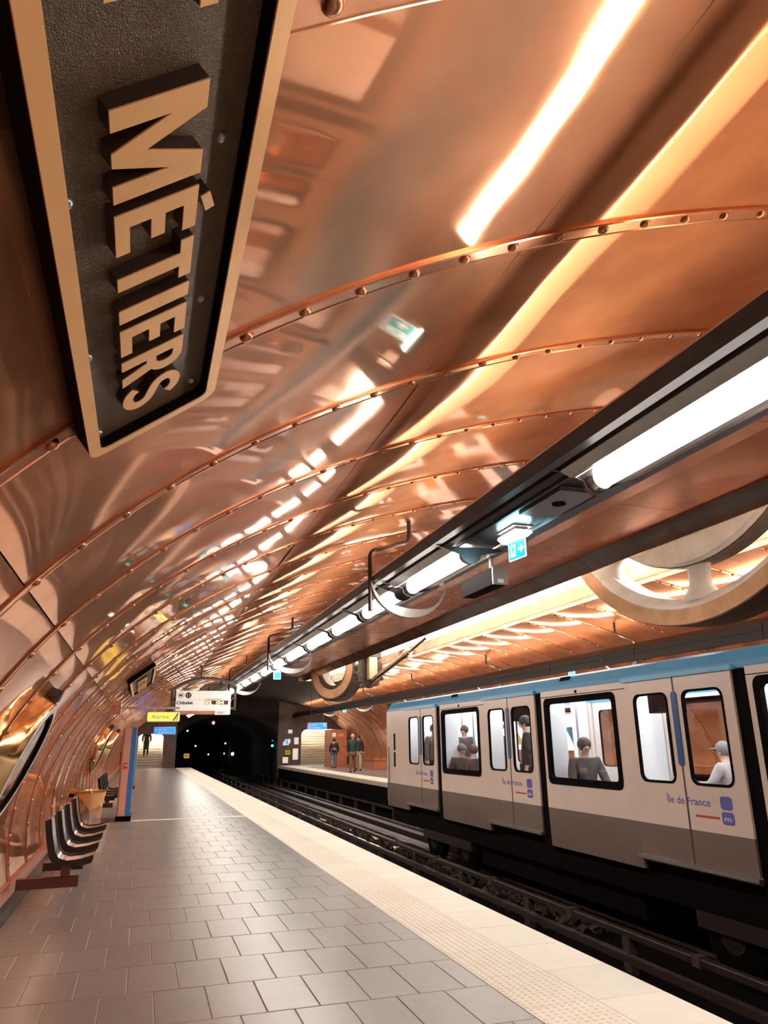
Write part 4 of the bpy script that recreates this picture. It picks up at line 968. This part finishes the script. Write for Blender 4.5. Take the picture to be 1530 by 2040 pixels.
# ================================================================== SIGNS
UX, UZ = (1, 0, 0), (0, 0, 1)
fY = lambda u, v, w_: (u, w_, v)
T = Thing('destination_sign', (1.32, 18.05, 2.08), 'hanging white line 11 destination sign with waiting times', 'sign')
mb = MB(); mb.box(.70, 1.95, 18.0, 18.16, 2.17, 2.62); mb.box(1.60, 1.95, 18.0, 18.16, 2.08, 2.17); T.part('panel', mb, M_SIGNW, bevel=.008)
mb = MB(); mb.box(.72, 1.58, 18.03, 18.13, 2.09, 2.165); T.part('lower_rail', mb, M_COPM)
mb = MB(); mb.box(.58, .63, 18.02, 18.12, 2.15, 2.66); mb.box(.66, .69, 18.02, 18.12, 2.15, 2.66); mb.box(.58, .70, 18.04, 18.1, 2.4, 2.45); mb.box(2.03, 2.08, 18.02, 18.12, 2.18, 2.75); mb.box(1.95, 2.05, 18.04, 18.1, 2.2, 2.26); T.part('side_post', mb, M_IRON)
hood = [(.60, 2.64)] + [(.60 + 1.48*i/12, 2.66 + .25*math.sin(PI*i/12) ** .8 + .06*i/12) for i in range(13)]
hood2 = [(x, z - .05) for x, z in hood[1:]]
mb = MB(); mb.prism(hood[1:] + hood2[::-1], fY, 17.9, 18.4); T.part('hood', mb, M_TROUGH)
mb = MB(); mb.tube([(1.7, 18.05, 2.62), (1.7, 18.05, 2.9)], .018); mb.tube([(1.9, 18.05, 2.62), (1.9, 18.05, 2.85)], .018); mb.tube([(1.25, 18.05, 2.9), (1.25, 18.05, 3.2)], .02); T.part('suspension_rod', mb, M_IRON)
mb = MB(); ring_ext(mb, [(.80 + .068*math.cos(2*PI*i/24), 2.515 + .068*math.sin(2*PI*i/24)) for i in range(24)], [(.80 + .06*math.cos(2*PI*i/24), 2.515 + .06*math.sin(2*PI*i/24)) for i in range(24)], fY, 17.996, 18.0); T.part('metro_roundel', mb, M_PRINT)
T.part('metro_letter', text_mb('M', .065, (.765, 17.998, 2.483), UX, UZ, .002, width=.07, bold=.02), M_PRINT)
mb = MB(); mb.prism([(.972 + .068*math.cos(2*PI*i/24), 2.515 + .068*math.sin(2*PI*i/24)) for i in range(24)], fY, 17.996, 18.0); T.part('line_roundel', mb, M_PRINT)
T.part('line_number', text_mb('11', .075, (.937, 17.9955, 2.478), UX, UZ, .002, width=.07, bold=.02), M_WPRINT)
mb = MB(); mb.box(.72, 1.93, 17.998, 18.0, 2.41, 2.414); T.part('rule', mb, M_GREYM)
T.part('destination_name', text_mb('Châtelet', .07, (.715, 17.997, 2.315), UX, UZ, .002, width=.37, bold=.03), M_PRINT)
for x0, tx in ((1.36, '02'), (1.64, '04')):
    mb = MB(); mb.box(x0 - .01, x0 + .25, 17.997, 18.0, 2.31, 2.40); q = T.part('display_window', mb, M_BEAM)
    T.part('waiting_time', text_mb(tx, .07, (x0, 17.995, 2.32), UX, UZ, .002, width=.15, bold=.015), M_LED, q)
T.part('clock_digits', text_mb('02', .05, (1.66, 17.997, 2.50), UX, UZ, .002, width=.12, bold=.01), M_LED)
mb = MB(); mb.box(1.36, 1.78, 17.997, 18.0, 2.425, 2.437); T.part('small_caption_line', mb, M_GREYM)
mb = MB(); mb.box(1.63, 1.83, 17.997, 18.0, 2.135, 2.148); mb.box(1.65, 1.78, 17.997, 18.0, 2.105, 2.118); T.part('small_caption_line', mb, M_RED)
# alarm sign
T = Thing('alarm_sign', (.37, 15, 1.85), 'yellow backlit alarm sign on a horizontal arm', 'sign')
mb = MB(); mb.prism(rrect(.075, .68, 1.845, 2.03, .03), fY, 15.0, 15.06); T.part('case', mb, M_WHITE)
mb = MB(); mb.prism(rrect(.09, .665, 1.86, 2.015, .02), fY, 14.994, 15.0); T.part('face', mb, M_SIGNY)
T.part('alarm_lettering', text_mb('Alarme', .085, (.15, 14.992, 1.90), UX, UZ, .002, width=.33, bold=.02), M_PALE)
for i in range(2): mb = MB(); mb.prism([(.54 + i*.06, 1.865), (.575 + i*.06, 1.865), (.645 + i*.0, 1.97 - i*.02), (.645 + i*.0, 2.01 - i*.09), (.63, 2.01 - i*.07)], fY, 14.992 - .001*i, 14.994); T.part('hazard_stripe', mb, (M_BLUE, M_WPRINT)[i])
mb = MB(); mb.box(-.42, .66, 15.0, 15.05, 2.08, 2.12); mb.box(.2, .22, 15.02, 15.04, 2.02, 2.09); mb.box(.55, .57, 15.02, 15.04, 2.02, 2.09); T.part('arm', mb, M_ALU)
mb = MB(); mb.box(-.62, -.40, 14.9, 15.15, 1.98, 2.2); T.part('wall_box', mb, M_COPM)
# exit signs
def sortie(x0, x1, z0, z1, y, label, right):
    T = Thing('exit_direction_sign', ((x0+x1)/2, y, z0), label, 'sign', 'blue backlit exit direction signs'); H_ = z1 - z0
    mb = MB(); mb.prism(rrect(x0, x1, z0, z1, .03), fY, y, y + .12); T.part('case', mb, M_WHITE)
    mb = MB(); mb.prism(rrect(x0 + .02, x1 - .02, z0 + .02, z1 - .02, .02), fY, y - .006, y); T.part('face', mb, M_SIGNB)
    xt = x0 + (.06 if right else .26)
    T.part('exit_word', text_mb('Sortie', H_*.34, (xt, y - .009, z0 + H_*.52), UX, UZ, .003, width=.42, bold=.02), M_WPRINT)
    mb = MB(); mb.prism(rrect(xt, xt + .09, z0 + H_*.14, z0 + H_*.14 + .09, .02), fY, y - .009, y - .006); mb.box(xt + .14, xt + .62, y - .009, y - .006, z0 + H_*.18, z0 + H_*.3); T.part('small_caption_line', mb, M_WPRINT)
    xa = x1 - .14 if right else x0 + .13; za = z0 + H_*.62; s_ = .08
    mb = MB(); mb.prism([(xa - .015, za + s_), (xa + .015, za + s_), (xa + .015, za - .02), (xa + .05, za + .02), (xa + .07, za), (xa, za - s_), (xa - .07, za), (xa - .05, za + .02), (xa - .015, za - .02)] if not right else [(xa - .015, za - s_), (xa + .015, za - s_), (xa + .015, za + .02), (xa + .05, za - .02), (xa + .07, za), (xa, za + s_), (xa - .07, za), (xa - .05, za - .02), (xa - .015, za + .02)], fY, y - .009, y - .006); T.part('arrow', mb, M_WPRINT)
    mb = MB()
    for x in (x0 + .2, x1 - .2): mb.cyl((x, y + .06, z1), (x, y + .06, vpz(x)), .015)
    T.part('suspension_rod', mb, M_IRON)
def vpz(x): return ZC + VB * math.sqrt(max(0, 1 - ((x - XC)/VA)**2)) - .01
sortie(.66, 1.84, 1.95, 2.36, 45., 'blue exit sign hanging before the near staircase', False)
sortie(8.46, 9.52, 2.07, 2.42, 40., 'blue exit sign hanging over the opposite platform', True)

# ================================================================== OPPOSITE PLATFORM BITS
T = Thing('copper_kiosk', (11.3, 44.6, 0), 'copper clad booth with vertical seams beside the far stairs', 'kiosk')
mb = MB(); mb.box(10.72, 11.7, 44.0, 45.6, 0, 2.12); T.part('body', mb, M_COPM)
for i in range(5): mb = MB(); mb.box(10.73 + i*.195, 10.915 + i*.195, 43.97, 44.0, .05, 2.08); T.part('cladding_panel', mb, M_COPM)
mb = MB(); mb.cyl((10.9, 43.97, 1.82), (10.9, 43.93, 1.82), .13, n=20); T.part('round_clock', mb, M_WHITE)
mb = MB(); mb.box(11.15, 11.5, 43.95, 43.97, 1.72, 1.9); T.part('plate', mb, M_PINK)
T = Thing('platform_counter', (12.2, 40., 0), 'low copper clad counter against the opposite wall', 'counter')
mb = MB(); mb.box(11.75, 12.9, 38.6, 43.2, 0, .42); T.part('body', mb, M_COPM, bevel=.02)
mb = MB(); mb.box(11.72, 12.9, 38.57, 43.23, .42, .46); T.part('top', mb, M_RIB)
for i, (x, z, w_, h_, lb) in enumerate(((9.25, 1.98, .30, .26, 'small white sign box high on the far pier'), (9.18, 1.36, .24, .28, 'white notice box mid pier beside the far stairs'), (9.66, 1.28, .32, .46, 'larger pale cabinet on the far pier near the stairs'), (8.92, 1.22, .14, .26, 'narrow pale switch box on the far pier'), (9.58, .32, .38, .72, 'tall white equipment cabinet low on the far pier'), (8.92, .12, .38, .40, 'low white square box at the foot of the far pier'))):
    mb = MB(); mb.box(x, x + w_, 49.9, 50.0, z, z + h_); T = Thing('wall_box', (x + w_/2, 49.95, z), lb, 'box', 'equipment boxes on the far pier'); T.part('case', mb, M_WHITE, bevel=.01); mb = MB(); mb.box(x + .03, x + w_ - .03, 49.885, 49.9, z + .03, z + h_ - .03); T.part('lid', mb, M_SIGNW)
# posters on the opposite wall
for i, (yy, lb) in enumerate(((21.4, 'lit poster on the opposite wall just before the train tail'), (25.6, 'lit poster on the opposite wall beyond the train tail'), (29.6, 'lit poster on the opposite wall between two portholes'), (37.9, 'lit poster on the opposite wall behind the walking people'))):
    T = Thing('poster_frame', (12.9, yy, .8), lb, 'poster', 'posters on the opposite wall'); hw = .95 if yy < 29 else .6
    tt = [173, 170, 167, 164, 161, 158, 155]
    mb = MB(); P = [vp(t, .07) for t in tt]; Q = [vp(t, .03) for t in tt]; mb.exty(P + Q[::-1], yy - hw, yy + hw); T.part('sheet', mb, M_POST, smooth=40)
    mb = MB(); P = [vp(t, .075) for t in tt]; Q = [vp(t, .02) for t in tt]
    for e in (-1, 1): mb.exty(P + Q[::-1], yy + e*(hw + .03) - .03, yy + e*(hw + .03) + .03)
    T.part('frame', mb, M_WHITE, smooth=40)
    mb = MB(); P = [vp(t, .078) for t in tt[1:5]]; Q = [vp(t, .07) for t in tt[1:5]]; mb.exty(P + Q[::-1], yy - hw*.55, yy + hw*.3); T.part('print', mb, (M_TBLUE, M_YEL, M_PINK)[i % 3])
# monitor and loop lights under the far trough
T = Thing('platform_monitor', (10.9, 32., 2.1), 'black ceiling monitor hung over the opposite platform', 'monitor')
mb = MB(); mb.obox((10.9, 32., 2.28), ((.94, -.34, 0), (.3, .83, .47), (-.16, -.44, .88)), (.36, .24, .03)); T.part('screen', mb, M_BLACK)
mb = MB(); mb.cyl((10.9, 32.02, 2.3), (10.9, 32.05, 3.1), .025); T.part('pole', mb, M_WHITE); mb = MB(); mb.box(10.72, 11.08, 31.95, 32.1, 2.42, 2.6); T.part('bracket', mb, M_WHITE)

# ================================================================== TUNNEL MOUTH BITS
def lamp(x, y, z, r, label, m=M_TLAMP, nm='tunnel_lamp', cat='lamp', grp='small lamps in the dark tunnel'):
    T = Thing(nm, (x, y, z), label, cat, grp); mb = MB(); mb.ball((x, y, z), r, 10, 6); T.part('bulb', mb, m, smooth=180)
    mb = MB(); mb.box(x - r*1.2, x + r*1.2, y + r*.6, y + r*2.2, z - r*1.4, z + r*1.6); T.part('housing', mb, M_BLACK)
    mb = MB(); mb.cyl((x, y + r*1.4, -1.2), (x, y + r*1.4, z - r), .025); T.part('post', mb, M_BLACK)
for px, yy, pz, lb in ((361, 66, 1457, 'upper left tunnel lamp'), (377, 72, 1484, 'second tunnel lamp from the left'), (401, 78, 1499, 'tunnel lamp left of the centre, low'), (431, 66, 1480, 'upper tunnel lamp at the centre'), (430, 80, 1498, 'low tunnel lamp at the centre'), (445, 62, 1499, 'brightest low tunnel lamp right of the centre'), (471, 76, 1501, 'tunnel lamp right of the brightest one'), (491, 70, 1502, 'tunnel lamp in the right half of the mouth'), (513, 66, 1506, 'tunnel lamp near the signal post'), (535, 58, 1466, 'highest lamp at the right tunnel side'), (540, 60, 1502, 'lowest lamp beside the yellow plate')):
    lamp((px - 280) / 1450 * yy, yy, 1.45 + (1479 - pz) / 1450 * yy, .06 if px != 445 else .11, lb)
sx = (519 - 280) / 1450 * 52
T = Thing('track_signal', (sx, 52, -1.2), 'tall track signal showing green beside the right tunnel wall', 'signal')
mb = MB(); mb.box(sx - .12, sx + .12, 52., 52.15, 1.05, 1.75); T.part('head', mb, M_BLACK); mb = MB(); mb.cyl((sx, 52.08, -1.2), (sx, 52.08, 1.1), .05); T.part('post', mb, M_BLACK)
mb = MB(); mb.lathe([(.085, 0), (.07, -.03), (.001, -.04)], (sx, 52., 1.22), (0, 1, 0), 14); T.part('green_lens', mb, M_SGREEN); mb = MB(); mb.lathe([(.06, 0), (.001, -.03)], (sx, 52., 1.55), (0, 1, 0), 14); T.part('blue_lens', mb, M_SIGNB)
T = Thing('red_signal', (4.2, 46, 3.1), 'small red signal lamp hung above the tunnel mouth', 'signal')
rx = (407 - 280) / 1450 * 46; rz = 1.45 + (1480 - 1444) / 1450 * 46
mb = MB(); mb.box(rx - .28, rx + .22, 46., 46.12, rz - .14, rz + .14); T.part('head', mb, M_BLACK); mb = MB(); mb.lathe([(.09, 0), (.001, -.03)], (rx, 46., rz), (0, 1, 0), 12); T.part('red_lens', mb, M_SRED); mb = MB(); mb.cyl((rx, 46.06, rz), (rx, 46.06, 4.2), .03); T.part('hanger', mb, M_BLACK)
for px, pz, lb in ((362, 1501, 'small yellow warning plate at the left tunnel mouth'), (549, 1498, 'small yellow warning plate at the right tunnel mouth')):
    yy = 49.8; x = (px - 280) / 1450 * yy; z = 1.45 + (1479 - pz) / 1450 * yy
    T = Thing('warning_plate', (x, yy, z - .15), lb, 'sign', 'yellow plates at the tunnel mouth'); mb = MB(); mb.box(x - .17, x + .17, yy, yy + .03, z - .14, z + .14); T.part('plate', mb, M_YEL); mb = MB(); mb.box(x - .12, x + .12, yy - .004, yy, z - .03, z + .0); mb.box(x - .12, x + .12, yy - .004, yy, z + .04, z + .06); T.part('print_line', mb, M_PRINT)
    mb = MB(); mb.box(x - .02, x + .02, yy + .03, 50.0, z - .02, z + .02); T.part('stem', mb, M_IRON)
T = Thing('lit_route_indicator', ((554-280)/1450*50, 49.85, 1.2), 'small lit blue and white indicator at the right tunnel edge', 'signal')
x = (547-280)/1450*49.8; mb = MB(); mb.box(x - .13, x + .13, 49.8, 49.9, 1.25, 1.62); T.part('case', mb, M_SIGNW); mb = MB(); mb.box(x - .05, x + .06, 49.79, 49.8, 1.3, 1.58); T.part('blue_bar', mb, M_SIGNB)
mb = MB(); mb.box(x - .02, x + .02, 49.9, 50.0, 1.4, 1.45); T.part('stem', mb, M_IRON)
